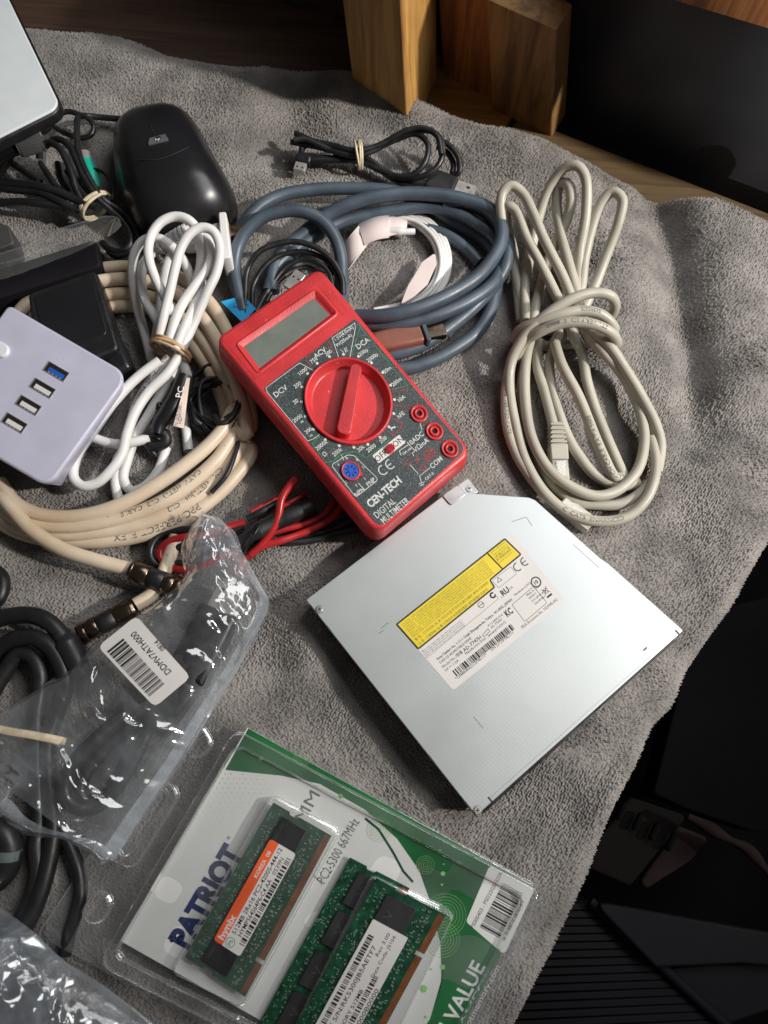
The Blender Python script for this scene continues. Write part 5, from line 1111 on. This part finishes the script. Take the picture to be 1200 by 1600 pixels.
def tri(x): return np.abs((x % 2) - 1) * 2 - 1
def crumple(x, y, seed, k=1.0):
    rg = np.random.default_rng(seed); h = 0
    wx = vnoise(x / 30, y / 30, seed) * 14; wy = vnoise(x / 30, y / 30, seed + 5) * 14
    for f, a in ((34, 1.1), (20, .95), (12, .75), (7, .5), (4.2, .30)):
        for _ in range(3 if f < 15 else 2):
            th = rg.random() * math.pi; h = h + a * tri(((x + wx) * math.cos(th) + (y + wy) * math.sin(th)) / f + rg.random() * 2) * np.clip(.15 + 1.3 * vnoise(x / (f * 1.6), y / (f * 1.6), seed + 9 + _), 0, 1.2)
    return h * k
def side_strip():
    top = catmull([P(x, y, 34) for x, y in [(-60, 412), (0, 394), (60, 372), (122, 350), (165, 338), (184, 340), (190, 350)]], 3); bot = catmull([P(x, y, 22) for x, y in [(-60, 448), (10, 434), (71, 413), (120, 396), (152, 380), (178, 366), (190, 352)]], 3)
    def q(u, v):
        a = cat_at(top, u); b = cat_at(bot, u); p = a * (1 - v) + b * v; p = p + np.array([0, 0, 4 * math.sin(v * math.pi) + crumple(p[0], p[1], 4, .5)]); return p
    return film_surface('clear_plastic_strip', q, 60, 16, M['pet'], label='clear plastic strip with rounded end lying across the dark box at the left', cat='plastic strip')
side_strip()
mb = MB(); F = FP([(0, 345), (22, 360), (20, 392), (0, 395)], 20); pxslab('grey_block', [(-40, 335), (14, 352), (22, 380), (-40, 402)], 24, 16, mat('dim_grey', (.05, .05, .05, 1), .5), 2, 1, label='dim grey block above the clear strip at the left edge', cat='box')
# blue tag
F = FP([(345, 471), (380, 462), (400, 482), (379, 504)], 9); mb = MB(); mb.prism(F, [(0, 0), (F.W, 0), (F.W, F.L), (0, F.L)], -.4, .0); o = obj('blue_tag', mb, M['cyan'], label='bright blue tag poking out behind the top left corner of the meter', cat='tag')
mb = MB(); mb.stroke(F, [(F.W * .25, F.L * .35), (F.W * .55, F.L * .6), (F.W * .9, F.L * .55)], .6, .1); mb.rect(F, F.W * .5, F.L * .75, .8, .8, .1); obj('tag_marks', mb, M['ink'], o)

# ================================================================ bagged usb cable
CK = (0, 1020, 4.0)
def k_(*p): return TP(CK, p)
bc = [(k_((800, 380, 14), (700, 450, 15), (600, 540, 16), (500, 640, 16), (430, 740, 15), (400, 840, 14), (425, 920, 13), (500, 970, 12), (600, 960, 10), (680, 900, 10), (760, 800, 10), (830, 680, 10), (890, 560, 11), (960, 420, 11), (1050, 290, 13), (1140, 170, 15)), 3.4),
      (k_((860, 400, 9), (760, 500, 9), (640, 620, 8), (540, 740, 8), (500, 850, 8), (540, 930, 7), (650, 900, 7), (740, 780, 8), (860, 560, 9)), 3.4)]
t, fr = cable('bagged_cable', bc, M['rubber'], 'black usb cable sealed inside the clear bag with the barcode sticker', 'cable')
a, b = P(285, 1062, 20), P(341, 952, 20); boxbody(t, a, b, 20, 11, M['rubber'], bev=2.5); d = nrm(b - a); usb_plug(t, b + [0, 0, -2.5], b + d * 15 + [0, 0, -2.5], 13, 5, 'steel')
boxbody(t, P(232, 1140, 18), P(290, 1062, 19), 15, 10, M['rubber'], bev=2.5)
SL = [(319, 806), (300, 825), (283, 856), (291, 895), (262, 930), (215, 962), (150, 1010), (80, 1062), (0, 1116), (-80, 1165)]
SR = [(323, 806), (345, 812), (372, 850), (392, 886), (408, 915), (420, 940), (404, 985), (372, 1045), (330, 1115), (280, 1195), (225, 1275), (178, 1346)]
BL_ = [(-80, 1165), (-80, 1215)]
def at_arr(c, t):
    f = np.clip(t, 0, 1) * (len(c) - 1); i = np.minimum(len(c) - 2, f.astype(int)); k = (f - i)[..., None]; return c[i] * (1 - k) + c[i + 1] * k
def bag(name, SLp, SRp, z0, bul, m, seed, nu, nv, amp, label, cat, parent=None, endwave=0, lowz=None, u0=0.0, u1=1.0, dz=0.0):
    a = evenly(catmull([P(x, y, z0) for x, y in SLp], 1.5)); b = evenly(catmull([P(x, y, z0) for x, y in SRp], 1.5))
    u, v = np.meshgrid(np.linspace(u0, u1, nu + 1), np.linspace(0, 1, nv + 1))
    p = at_arr(a, v) * (1 - u)[..., None] + at_arr(b, v) * u[..., None]
    e_ = np.minimum(1, 6 * u * (1 - u)); env = np.sin(math.pi * np.clip(u, 0, 1)) ** .6
    if lowz is None:
        z = z0 + dz + bul * env * (.55 + .45 * np.sin(math.pi * np.minimum(1, v * 1.1))); c = crumple(p[..., 0], p[..., 1], seed, amp) * (.25 + .75 * e_)
        p[..., 0] += c * .3 * e_; p[..., 1] += c * .3 * e_; p[..., 2] = np.maximum(1.0, z + c)
    else: p[..., 2] = lowz + .4 * vnoise(p[..., 0] / 9, p[..., 1] / 9, 3)
    idx = np.arange((nu + 1) * (nv + 1)).reshape(nv + 1, nu + 1); f = np.stack([idx[:-1, :-1], idx[:-1, 1:], idx[1:, 1:], idx[1:, :-1]], -1).reshape(-1, 4)
    mb = MB(); mb.v = [tuple(q) for q in p.reshape(-1, 3)]; mb.f = [tuple(map(int, q)) for q in f]; mb.m = [0] * len(f); mb.sm = [True] * len(f)
    return obj(name, mb, m, parent, label=label, cat=cat)
t = thing('plastic_bag', 'long clear crinkled bag with a white barcode sticker, over the black cables', 'plastic bag', tuple(P(200, 1080, 2)))
SRb = SR[:-1] + [(178, 1346)]
SLb = SL[:-1] + [(-70, 1160)]
bag('film', SLb, SRb, 9, 17, M['bag'], 21, 170, 280, 1.6, None, None, t)
bag('under_film', SLb, SRb, 9, 0, M['bag'], 22, 30, 60, .5, None, None, t, lowz=4)
bag('edge_weld', SLb, SRb, 9, 17, M['bagdense'], 21, 8, 280, 1.6, None, None, t, u0=.93, u1=1.0, dz=.5)
# folded seam at the bottom end
def seam(u, v):
    A = catmull([P(x, y, 14) for x, y in [(-40, 1235), (12, 1248), (40, 1275), (75, 1294), (120, 1305), (160, 1320), (178, 1338)]], 2); B = catmull([P(x, y, 8) for x, y in [(-40, 1262), (0, 1282), (20, 1296), (55, 1308), (100, 1312), (140, 1335), (158, 1352), (172, 1342)]], 2)
    p = cat_at(A, u) * (1 - v) + cat_at(B, u) * v
    return p + np.array([0, 0, crumple(p[0], p[1], 31, .8) + 3 * math.sin(v * 3)])
film_surface('seam', seam, 90, 14, M['bagdense'], t)
def crest(u, v):
    A = catmull([P(x, y, 26) for x, y in [(-20, 1190), (18, 1196), (35, 1212), (38, 1222)]], 2); B = catmull([P(x, y, 12) for x, y in [(-20, 1262), (8, 1262), (14, 1245), (20, 1240)]], 2)
    p = cat_at(A, u) * (1 - v) + cat_at(B, u) * v
    return p + np.array([0, 0, crumple(p[0], p[1], 33, 1.2)])
film_surface('fold', crest, 40, 24, M['bagdense'], t)
# neck of the bag is tighter and cloudier
def neck(u, v):
    A = catmull([P(x, y, 14) for x, y in [(318, 807), (284, 852), (292, 897), (330, 915)]], 2); B = catmull([P(x, y, 14) for x, y in [(326, 808), (366, 830), (380, 870), (400, 915)]], 2)
    p = cat_at(A, v) * (1 - u) + cat_at(B, v) * u
    return p + np.array([0, 0, 10 * math.sin(math.pi * u) + crumple(p[0] * 1.8, p[1] * 1.2, 35, 1.2)])
film_surface('neck', neck, 80, 100, M['bag'], t)
F = FP([(213, 962), (298, 1058), (242, 1105), (153, 1010)], 31); W, L = F.W, F.L
curv = lambda a, b: 1.2 * math.sin(math.pi * a / W) 
mb = MB(); rp = round_poly([(0, 0), (W, 0), (W, L), (0, L)], 2, 4)
nx_ = 16; o2 = []; 
vs = []; fs = []
for j in range(2):
    pass
grid = [[(W * i / nx_, L * j / 8) for i in range(nx_ + 1)] for j in range(9)]
def rc(a, b):
    r_ = 2.2
    for cx, cy in ((r_, r_), (W - r_, r_), (W - r_, L - r_), (r_, L - r_)):
        if (a - cx) * (1 if cx > W / 2 else -1) > 0 and (b - cy) * (1 if cy > L / 2 else -1) > 0:
            d = math.hypot(a - cx, b - cy)
            m_ = max(abs(a - cx), abs(b - cy)); 
            if d > 0: a = cx + (a - cx) * m_ / d; b = cy + (b - cy) * m_ / d
    return a, b
vs = [F.at(*rc(a, b), curv(a, b)) for row in grid for a, b in row]; 
fs = [(j * (nx_ + 1) + i, j * (nx_ + 1) + i + 1, (j + 1) * (nx_ + 1) + i + 1, (j + 1) * (nx_ + 1) + i) for j in range(8) for i in range(nx_)]
mb.add(vs, fs, True); st = obj('barcode_sticker', mb, M['label'], t)
# writing is upside down: it reads from the lower right to the upper left
mb = MB(); a, b = F.inv(237, 1020); mb.text(F, 'DDMV7ATH000', a, b + .3, 3.0, .2, width=W * .66, ang=math.pi, surf=curv, res=3)
a, b = F.inv(249, 1011); mb.text(F, '0814', a, b - .6, 2.4, .2, width=5.6, ang=math.pi, surf=curv)
a, b = F.inv(213, 1043); mb.barcode(F, a, b, W * .74, L * .42, .2, 84, seed=11, surf=curv)
obj('sticker_print', mb, M['ink'], st)
# tan strip inside
mb = MB(); q = k_((-40, 470, 22), (60, 492, 23), (200, 515, 23), (320, 538, 22), (410, 556, 20)); mb.tube(q, 1.9, 8, flat=.4); obj('tan_strip', mb, M['bandpale'], label='narrow tan strip showing in the clear bag at the left edge', cat='strip')
# second bag in the corner
t = thing('plastic_bag', 'crumpled milky plastic bag filling the lower left corner', 'plastic bag', tuple(P(60, 1560, 2)))
bag('film', [(-90, 1380), (-90, 1450), (-90, 1520), (-90, 1600), (-90, 1690)], [(-10, 1412), (40, 1445), (100, 1500), (170, 1545), (270, 1625), (330, 1690)], 9, 26, M['bagdense'], 44, 180, 180, 2.0, None, None, t)
bag('inner_film', [(-90, 1400), (-90, 1520), (-90, 1690)], [(-20, 1425), (90, 1510), (220, 1610), (280, 1690)], 6, 12, M['bag'], 45, 90, 90, 1.8, None, None, t)
pxslab('dark_gadget', [(-60, 1535), (30, 1530), (80, 1580), (70, 1700), (-60, 1700)], 13, 12, M['black'], 6, 4, label='black gadget wrapped in the milky bag at the lower left', cat='gadget')

# ================================================================ memory blister pack
def blister():
    Zc = 8.0
    F = FP([(188, 1470), (387, 1137), (836, 1386), (655, 1735)], Zc); W, L = F.W, F.L; I = F.inv     # a runs along the lettering, b down
    root = thing('blister_pack', 'clear blister pack with a green and white card, at the bottom', 'blister pack', tuple(F.at(W / 2, L / 2, -7)))
    mb = MB(); mb.prism(F, [(0, 0), (W, 0), (W, L), (0, L)], -.5, 0); card = obj('card', mb, M['card'], root)
    C4 = lambda x, y: I(100 + x / 2.857, 1100 + y / 2.857); C5 = lambda x, y: I(400 + x / 2.609, 1200 + y / 2.609)
    X = lambda x, y: I(x, y)
    g = MB()
    # dark green fields: along the right (a = W side) and round the lower right
    p1 = [X(388, 1138), X(836, 1386), X(655, 1735), X(560, 1735), X(640, 1640), X(672, 1592), X(690, 1530), X(688, 1475), X(676, 1420), X(655, 1360), X(620, 1310), X(570, 1265), X(500, 1225), X(440, 1212), X(352, 1203)]
    g.flat(F, p1, .06); g.flat(F, [C5(170, 1100), C5(150, 1043), C5(300, 720), C5(440, 520), C5(480, 560), C5(330, 900), C5(250, 1100)], .06)
    # strip along the very top edge of the card
    go = obj('green_field', g, M['green'], card)
    mb = MB(); 
    q = [X(765, 1352), X(836, 1388), X(788, 1492), X(728, 1440)]; mb.flat(F, round_poly(q, 1.5, 3), .1); bp = obj('barcode_panel', mb, M['card'], card)
    mb = MB(); a, b = C5(1015, 575); wv = np.array(C5(1045, 525)) ; ang = math.atan2(*(np.array(C5(1110, 540)) - np.array(C5(920, 620)))[::-1])
    a, b = C5(1000, 580); mb.barcode(F, a, b, 21, 9.5, .14, 70, ang=0, seed=8); mb.text(F, 'PS000403 - PSD22G5332SK', a + 1, b - 7.6, 1.7, .14); mb.text(F, '8 15530 00033 1', a, b + 6.2, 1.7, .14)
    obj('panel_print', mb, M['ink'], bp)
    # halftone dots
    mb = MB()
    for i in range(26):
        for j in range(14):
            a = W * .48 + i * 2.3; b = 2 + j * 2.3; 
            px = a; 
            r_ = .36 * (1 - j / 15) * min(1, max(0, (i + 4) / 22)); 
            x_, y_ = proj(F.at(a, b)); 
            if r_ > .07 and y_ > 1206 + max(0, (x_ - 350)) * .18 and x_ < 600: mb.flat(F, circle2(a + (j % 2) * 1.15, b, r_, 6), .1)
    obj('halftone_dots', mb, M['inkgrey'], card)
    # brand lettering
    mb = MB(); p0 = np.array(X(280, 1478)); p1_ = np.array(X(366, 1325)); w_ = abs(p1_[0] - p0[0])
    cx, cy = X(322, 1398)
    mb.text(F, 'PATRIOT', cx, cy, 9.4, .12, width=w_ * 1.0, bold=.055, res=3); mb.text(F, '®', X(357, 1309)[0], X(357, 1309)[1], 1.4, .12)
    rg = random.Random(4)
    for k in range(12): a, b = X(262 + rg.random() * 16, 1470 - rg.random() * 14); mb.rect(F, a, b + rg.random() * 3, .7, .7, .12, ang=.7)
    obj('brand_lettering', mb, M['inknavy'], card)
    mb = MB(); cx, cy = X(339, 1432); mb.text(F, 'M E M O R Y', cx + 4, cy, 3.0, .12, width=w_ * .9, bold=.0)
    cx, cy = C5(212, 148); mb.text(F, 'SODIMM', cx - 12, cy, 5.4, .12, width=36, bold=.0, res=3)
    cx, cy = C5(335, 335); mb.text(F, 'PC2-5300 667MHz', cx, cy, 4.4, .12, width=abs(C5(410, 190)[0] - C5(265, 450)[0]) * .98, res=2)
    mb.stroke(F, [C5(235, 435), C5(270, 475)], .3, .12)
    obj('pack_lettering', mb, M['inkgrey'], card)
    mb = MB(); cx, cy = C5(840, 925); mb.text(F, 'ON VALUE', cx - 6, cy, 6.4, .12, width=41, bold=.02, res=3); cx, cy = C5(925, 910); mb.text(F, 'visit us at Patriotmemory.com', cx - 14, cy + .5, 2.5, .12, width=52); obj('pale_lettering', mb, M['card'], go)
    mb = MB()
    for cx, cy, n, d in ((690, 395, 5, 1.2), (770, 600, 8, 1.6), (760, 700, 7, 1.5), (500, 250, 6, 1.3), (190 / 1, -45, 5, 1.2)):
        a, b = C5(cx, cy)
        for k in range(1, n): mb.stroke(F, circle2(a, b, k * d * .8, 22), .14, .12, closed=True)
    for cx, cy, r_ in ((762, 430, 1.0), (765, 392, .4), (750, 335, .5), (760, 812, 1.1), (683, 900, 1.5), (712, 820, .5), (345, 115, 1.1), (758, 475, .5), (690, 1015, .6)): a, b = C5(cx, cy); mb.flat(F, circle2(a, b, r_, 14), .12)
    for x_, y_, r_ in ((845, 222, .5), (880, 243, 1.0)): a, b = C4(x_, y_); mb.flat(F, circle2(a, b, r_, 12), .12)
    obj('rings_and_dots', mb, M['lime'], go)
    mb = MB(); mb.stroke(F, [C5(*p) for p in ((445, 205), (500, 250), (560, 345), (600, 420), (640, 465))], 1.0, .12); mb.stroke(F, [C5(760, 820), C5(755, 880), C5(735, 950)], .4, .12); obj('leaf_line', mb, M['pcbshade'], card)
    # ---- the plastic shell: one sheet with raised and pressed areas
    S = FP([(60, 1462), (300, 1078), (872, 1400), (660, 1790)], 3.0); SW, SL_ = S.W, S.L
    Si = S.inv
    def rr_sdf(pts, rad):
        P_ = np.array([Si(*p) for p in pts]); c = P_.mean(0); ux = nrm(P_[1] - P_[0]); uy = np.array([-ux[1], ux[0]]); hw = abs((P_ - c) @ ux).max(); hh = abs((P_ - c) @ uy).max()
        def f(x, y):
            dx = np.abs((x - c[0]) * ux[0] + (y - c[1]) * ux[1]) - hw + rad; dy = np.abs((x - c[0]) * uy[0] + (y - c[1]) * uy[1]) - hh + rad
            return np.hypot(np.maximum(dx, 0), np.maximum(dy, 0)) + np.minimum(np.maximum(dx, dy), 0) - rad
        return f
    sdfs = [(rr_sdf([(163, 1500), (372, 1140), (838, 1398), (655, 1745)], 6), 8.5, 1.6), (rr_sdf([(188, 1488), (376, 1165), (812, 1408), (645, 1710)], 5), -3.4, 1.3), 
            (rr_sdf([(282, 1152), (308, 1134), (334, 1162), (308, 1186)], 5), 4.4, 1.2), (rr_sdf([(131, 1420), (154, 1388), (178, 1414), (152, 1446)], 5), 4.4, 1.2),
            (rr_sdf([(172, 1338), (246, 1218), (280, 1240), (214, 1352)], 5), 3.0, .9), (rr_sdf([(185, 1330), (250, 1228), (268, 1240), (204, 1342)], 4), -1.2, .7),
            (rr_sdf([(282, 1500), (425, 1246), (526, 1304), (382, 1566)], 3), 5.2, 1.6), (rr_sdf([(440, 1640), (580, 1364), (706, 1424), (566, 1700)], 3), 6.0, 1.6)]
    nu = int(SW / .42); nv = int(SL_ / .42)
    uu, vv = np.meshgrid(np.linspace(0, SW, nu + 1), np.linspace(0, SL_, nv + 1))
    hgt = np.zeros(uu.shape)
    for f, h, e_ in sdfs:
        t_ = np.clip(.5 - f(uu, vv) / e_, 0, 1); hgt += h * (t_ * t_ * (3 - 2 * t_)); hgt += .8 * np.exp(-(f(uu, vv) / .5) ** 2)
    hgt += vnoise(uu / 16, vv / 16, 5) * .18 + 3.0
    base = rr_sdf([(60, 1462), (300, 1078), (872, 1400), (660, 1790)], 7)
    vs = []
    A0, A1, A2, A3 = [np.array(q) for q in S.c]; U = (uu / SW)[..., None]; V = (vv / SL_)[..., None]
    pos = (A0 * (1 - U) + A1 * U) * (1 - V) + (A3 * (1 - U) + A2 * U) * V; pos[..., 2] = hgt + 0
    keep = base(uu, vv) < .3; idx = -np.ones(uu.shape, int); idx[keep] = np.arange(keep.sum()); fs = np.stack([idx[:-1, :-1], idx[:-1, 1:], idx[1:, 1:], idx[1:, :-1]], -1).reshape(-1, 4); fs = fs[(fs >= 0).all(1)]
    mb = MB(); mb.v = [tuple(q) for q in pos[keep]]; mb.f = [tuple(map(int, q)) for q in fs]; mb.m = [0] * len(fs); mb.sm = [True] * len(fs); obj('clear_shell', mb, M['pet'], root)
    # rim of the sheet catches the light
    mb = MB(); rim = [P(x, y, 3.0) for x, y in [(300, 1085), (236, 1200), (150, 1325), (64, 1452), (61, 1470)]]; mb.tube(rim, .35, 6, smoothed=False); obj('sheet_edge', mb, M['pet'], root)
    return F
BF = blister()
def ram(pxs, z, label, seed, sticker, under=False):
    F = FP(pxs, z); W, L = F.W, F.L; rg = random.Random(seed)
    root = thing('memory_module', label, 'memory module', tuple(F.at(W / 2, L / 2, -4)), 'memory modules in the blister pack')
    # board: b runs from the plain edge to the contacts, small notches at the ends, one slot in the contact edge
    nt = W * .20; o = [(0, 0), (W, 0), (W, L * .28), (W - 1.1, L * .31), (W - 1.1, L * .42), (W, L * .45), (W, L), (nt + .9, L), (nt + .9, L - 3.6), (nt - .9, L - 3.6), (nt - .9, L), (0, L), (0, L * .45), (1.1, L * .42), (1.1, L * .31), (0, L * .28)]
    if seed == 2: nt = W * .75; o = [(0, 0), (W, 0), (W, L * .28), (W - 1.1, L * .31), (W - 1.1, L * .42), (W, L * .45), (W, L), (nt + .9, L), (nt + .9, L - 3.6), (nt - .9, L - 3.6), (nt - .9, L), (0, L), (0, L * .45), (1.1, L * .42), (1.1, L * .31), (0, L * .28)]
    mb = MB(); mb.prism(F, o, -1.0, 0); board = obj('circuit_board', mb, M['pcb'], root)
    mb = MB(); mb.prism(F, [(0.8, L - 2.9), (nt - 1, L - 2.9), (nt - 1, L - .2), (.8, L - .2)], 0, .06); mb.prism(F, [(nt + 1, L - 2.9), (W - .8, L - 2.9), (W - .8, L - .2), (nt + 1, L - .2)], 0, .06)
    co_ = obj('contact_strip', mb, M['gold'], root, )
    mb = MB(); k = 1.0
    while k < W - 1.2:
        if abs(k - nt) > 1.3: mb.rect(F, k, L - 1.6, .12, 2.5, .09)
        k += .62
    obj('contact_gaps', mb, mat('contact_gap', (.10, .05, .02, 1), .5), co_)
    chips = [(W * .04, W * .24), (W * .28, W * .48), (W * .52, W * .72), (W * .76, W * .955)]
    for a0, a1 in chips:
        mb = MB(); b0, b1 = L * .22, L * .64; mb.prism(F, [(a0, b0), (a1, b0), (a1, b1), (a0, b1)], 0.1, 1.3, .15); ch = obj('chip', mb, M['chip'], root)
        mb = MB(); mb.text(F, 'HY5PS121621', (a0 + a1) / 2, b0 + 2.2, 1.0, 1.33, ang=math.pi / 2 * 0, res=1, width=(a1 - a0) * .7) if seed == 1 else mb.stroke(F, [((a0 + a1) / 2 - 1.5, b0 + 3), ((a0 + a1) / 2, b0 + 6), ((a0 + a1) / 2 + 1.5, b0 + 3)], .3, 1.33)
        obj('chip_marking', mb, mat('chip_mark', (.07, .07, .07, 1), .5) if 'chip_mark' not in bpy.data.materials else bpy.data.materials['chip_mark'], ch)
    for row, (b, n, s_) in enumerate([(L * .72, 34, .5), (L * .80, 40, .5), (L * .15, 30, .4)]):
        mb = MB()
        for k in range(n):
            a = 1.5 + (W - 3) * (k + rg.random() * .6) / n; bb = b + rg.uniform(-.8, .8)
            if rg.random() < .8:
                mb.prism(F, [(a, bb), (a + s_, bb), (a + s_, bb + 1.0), (a, bb + 1.0)], 0, .5)
        if mb.v: obj('solder_parts', mb, M['solder'], board, kind='stuff')
    mb = MB()
    for k in range(120):
        a = rg.uniform(1, W - 1); b = rg.choice([rg.uniform(L * .02, L * .2), rg.uniform(L * .66, L * .86)]); l = rg.uniform(.5, 2)
        mb.rect(F, a, b, l if k % 2 else .16, .16 if k % 2 else l, .05)
    for k in range(90): mb.flat(F, circle2(rg.uniform(1, W - 1), rg.choice([rg.uniform(1, L * .2), rg.uniform(L * .66, L * .87)]), .2, 6), .07)
    obj('silk_print', mb, mat('silk', (.28, .42, .32, 1), .5) if 'silk' not in bpy.data.materials else bpy.data.materials['silk'], board)
    if sticker: sticker(F, root)
def st1(F, root):
    W, L = F.W, F.L; q = [F.inv(x, y) for x, y in ((333, 1469), (423, 1311), (463, 1333), (377, 1492))]
    a0, b0 = q[0]; a1 = q[1][0]; b1 = (q[2][1] + q[3][1]) / 2; a0 = (q[0][0] + q[3][0]) / 2; a1 = (q[1][0] + q[2][0]) / 2; b0 = (q[0][1] + q[1][1]) / 2; w = 1.42; m = b0 + (b1 - b0) * .33
    mb = MB(); mb.prism(F, round_poly([(a0, b0), (a1, b0), (a1, b1), (a0, b1)], 1.2, 4), w - .08, w); s_ = obj('sticker', mb, M['label'], root)
    mb = MB(); mb.flat(F, round_poly([(a0, b0), (a1, b0), (a1, m), (a0, m)], [1.2, 1.2, 0, 0], 4), w + .03); ob = obj('orange_band', mb, M['orange'], s_)
    mb = MB(); mb.text(F, 'hynix', a0 + 7, (b0 + m) / 2 + .1, 2.9, w + .06, bold=.03, width=10.5); mb.text(F, 'KOREA  08', a1 - 10.5, (b0 + m) / 2 + .3, 1.7, w + .06, bold=.02, width=12); obj('band_lettering', mb, M['label'], ob)
    mb = MB(); mb.text(F, '512MB 2Rx16 PC2-4200S-444-12', (a0 + a1) / 2 + 2.4, m + 1.7, 2.0, w + .05, width=(a1 - a0) * .84, bold=.006); mb.text(F, 'HYMP564S64P6-C4 AA', a0 + 19, m + 4.4, 2.0, w + .05, width=25, bold=.006); mb.text(F, '0539N', a1 - 8, m + 4.4, 1.9, w + .05, width=7.5)
    mb.barcode(F, (a0 + a1) / 2 + .5, b1 - 1.7, (a1 - a0) * .84, 2.4, w + .05, 110, seed=3); obj('sticker_lettering', mb, M['ink'], s_)
    mb = MB(); mb.stroke(F, circle2(a0 + 2.6, m + 2.4, 1.9, 20), .25, w + .05, closed=True); mb.text(F, 'Pb', a0 + 2.6, m + 2.4, 1.8, w + .05); obj('lead_free_mark', mb, M['greenmark'], s_)
def st2(F, root):
    q = [F.inv(400 + x / 2.609, 1200 + y / 2.609) for x, y in ((268, 1020), (470, 602), (607, 690), (405, 1108))]
    a0 = (q[0][0] + q[3][0]) / 2 - 10; a1 = (q[1][0] + q[2][0]) / 2; b0 = (q[0][1] + q[1][1]) / 2; b1 = (q[2][1] + q[3][1]) / 2; w = 1.42
    mb = MB(); mb.prism(F, round_poly([(a0, b0), (a1, b0), (a1, b1), (a0, b1)], .4, 2), w - .08, w); s_ = obj('sticker', mb, M['label'], root)
    h = b1 - b0; mb = MB()
    mb.barcode(F, a1 - 26, b0 + h * .16, 40, h * .15, w + .05, 120, seed=21); mb.text(F, 'IEC S/N:RK5300JB5AETF7', a1 - 28, b0 + h * .36, 1.9, w + .05, width=38, bold=.006)
    mb.text(F, 'MEMORY 512MB', a1 - 36, b0 + h * .60, 1.7, w + .05, width=20, bold=.006); mb.text(F, 'P/N:', a1 - 44, b0 + h * .49, 1.6, w + .05); mb.text(F, 'Rev 3.00', a1 - 7, b0 + h * .52, 1.5, w + .05, width=10); mb.text(F, 'Date Code: J5104', a1 - 11, b0 + h * .68, 1.5, w + .05, width=18)
    mb.barcode(F, a1 - 34, b0 + h * .76, 30, h * .14, w + .05, 90, seed=22); mb.text(F, 'ST:U00000B0000', a1 - 36, b0 + h * .93, 1.8, w + .05, width=26, bold=.006)
    obj('sticker_lettering', mb, M['ink'], s_)
ram([(289, 1495), (427, 1254), (518, 1306), (383, 1558)], 13.0, 'green memory module with an orange and white sticker in the blister pack', 1, st1)
ram([(441, 1640), (588, 1372), (696, 1430), (550, 1700)], 14.5, 'green memory module with a plain white two barcode sticker in the blister pack', 2, st2)
ram([(403, 1602), (547, 1340), (640, 1388), (500, 1650)], 10.5, 'green memory module half hidden under the white stickered one', 3, None)
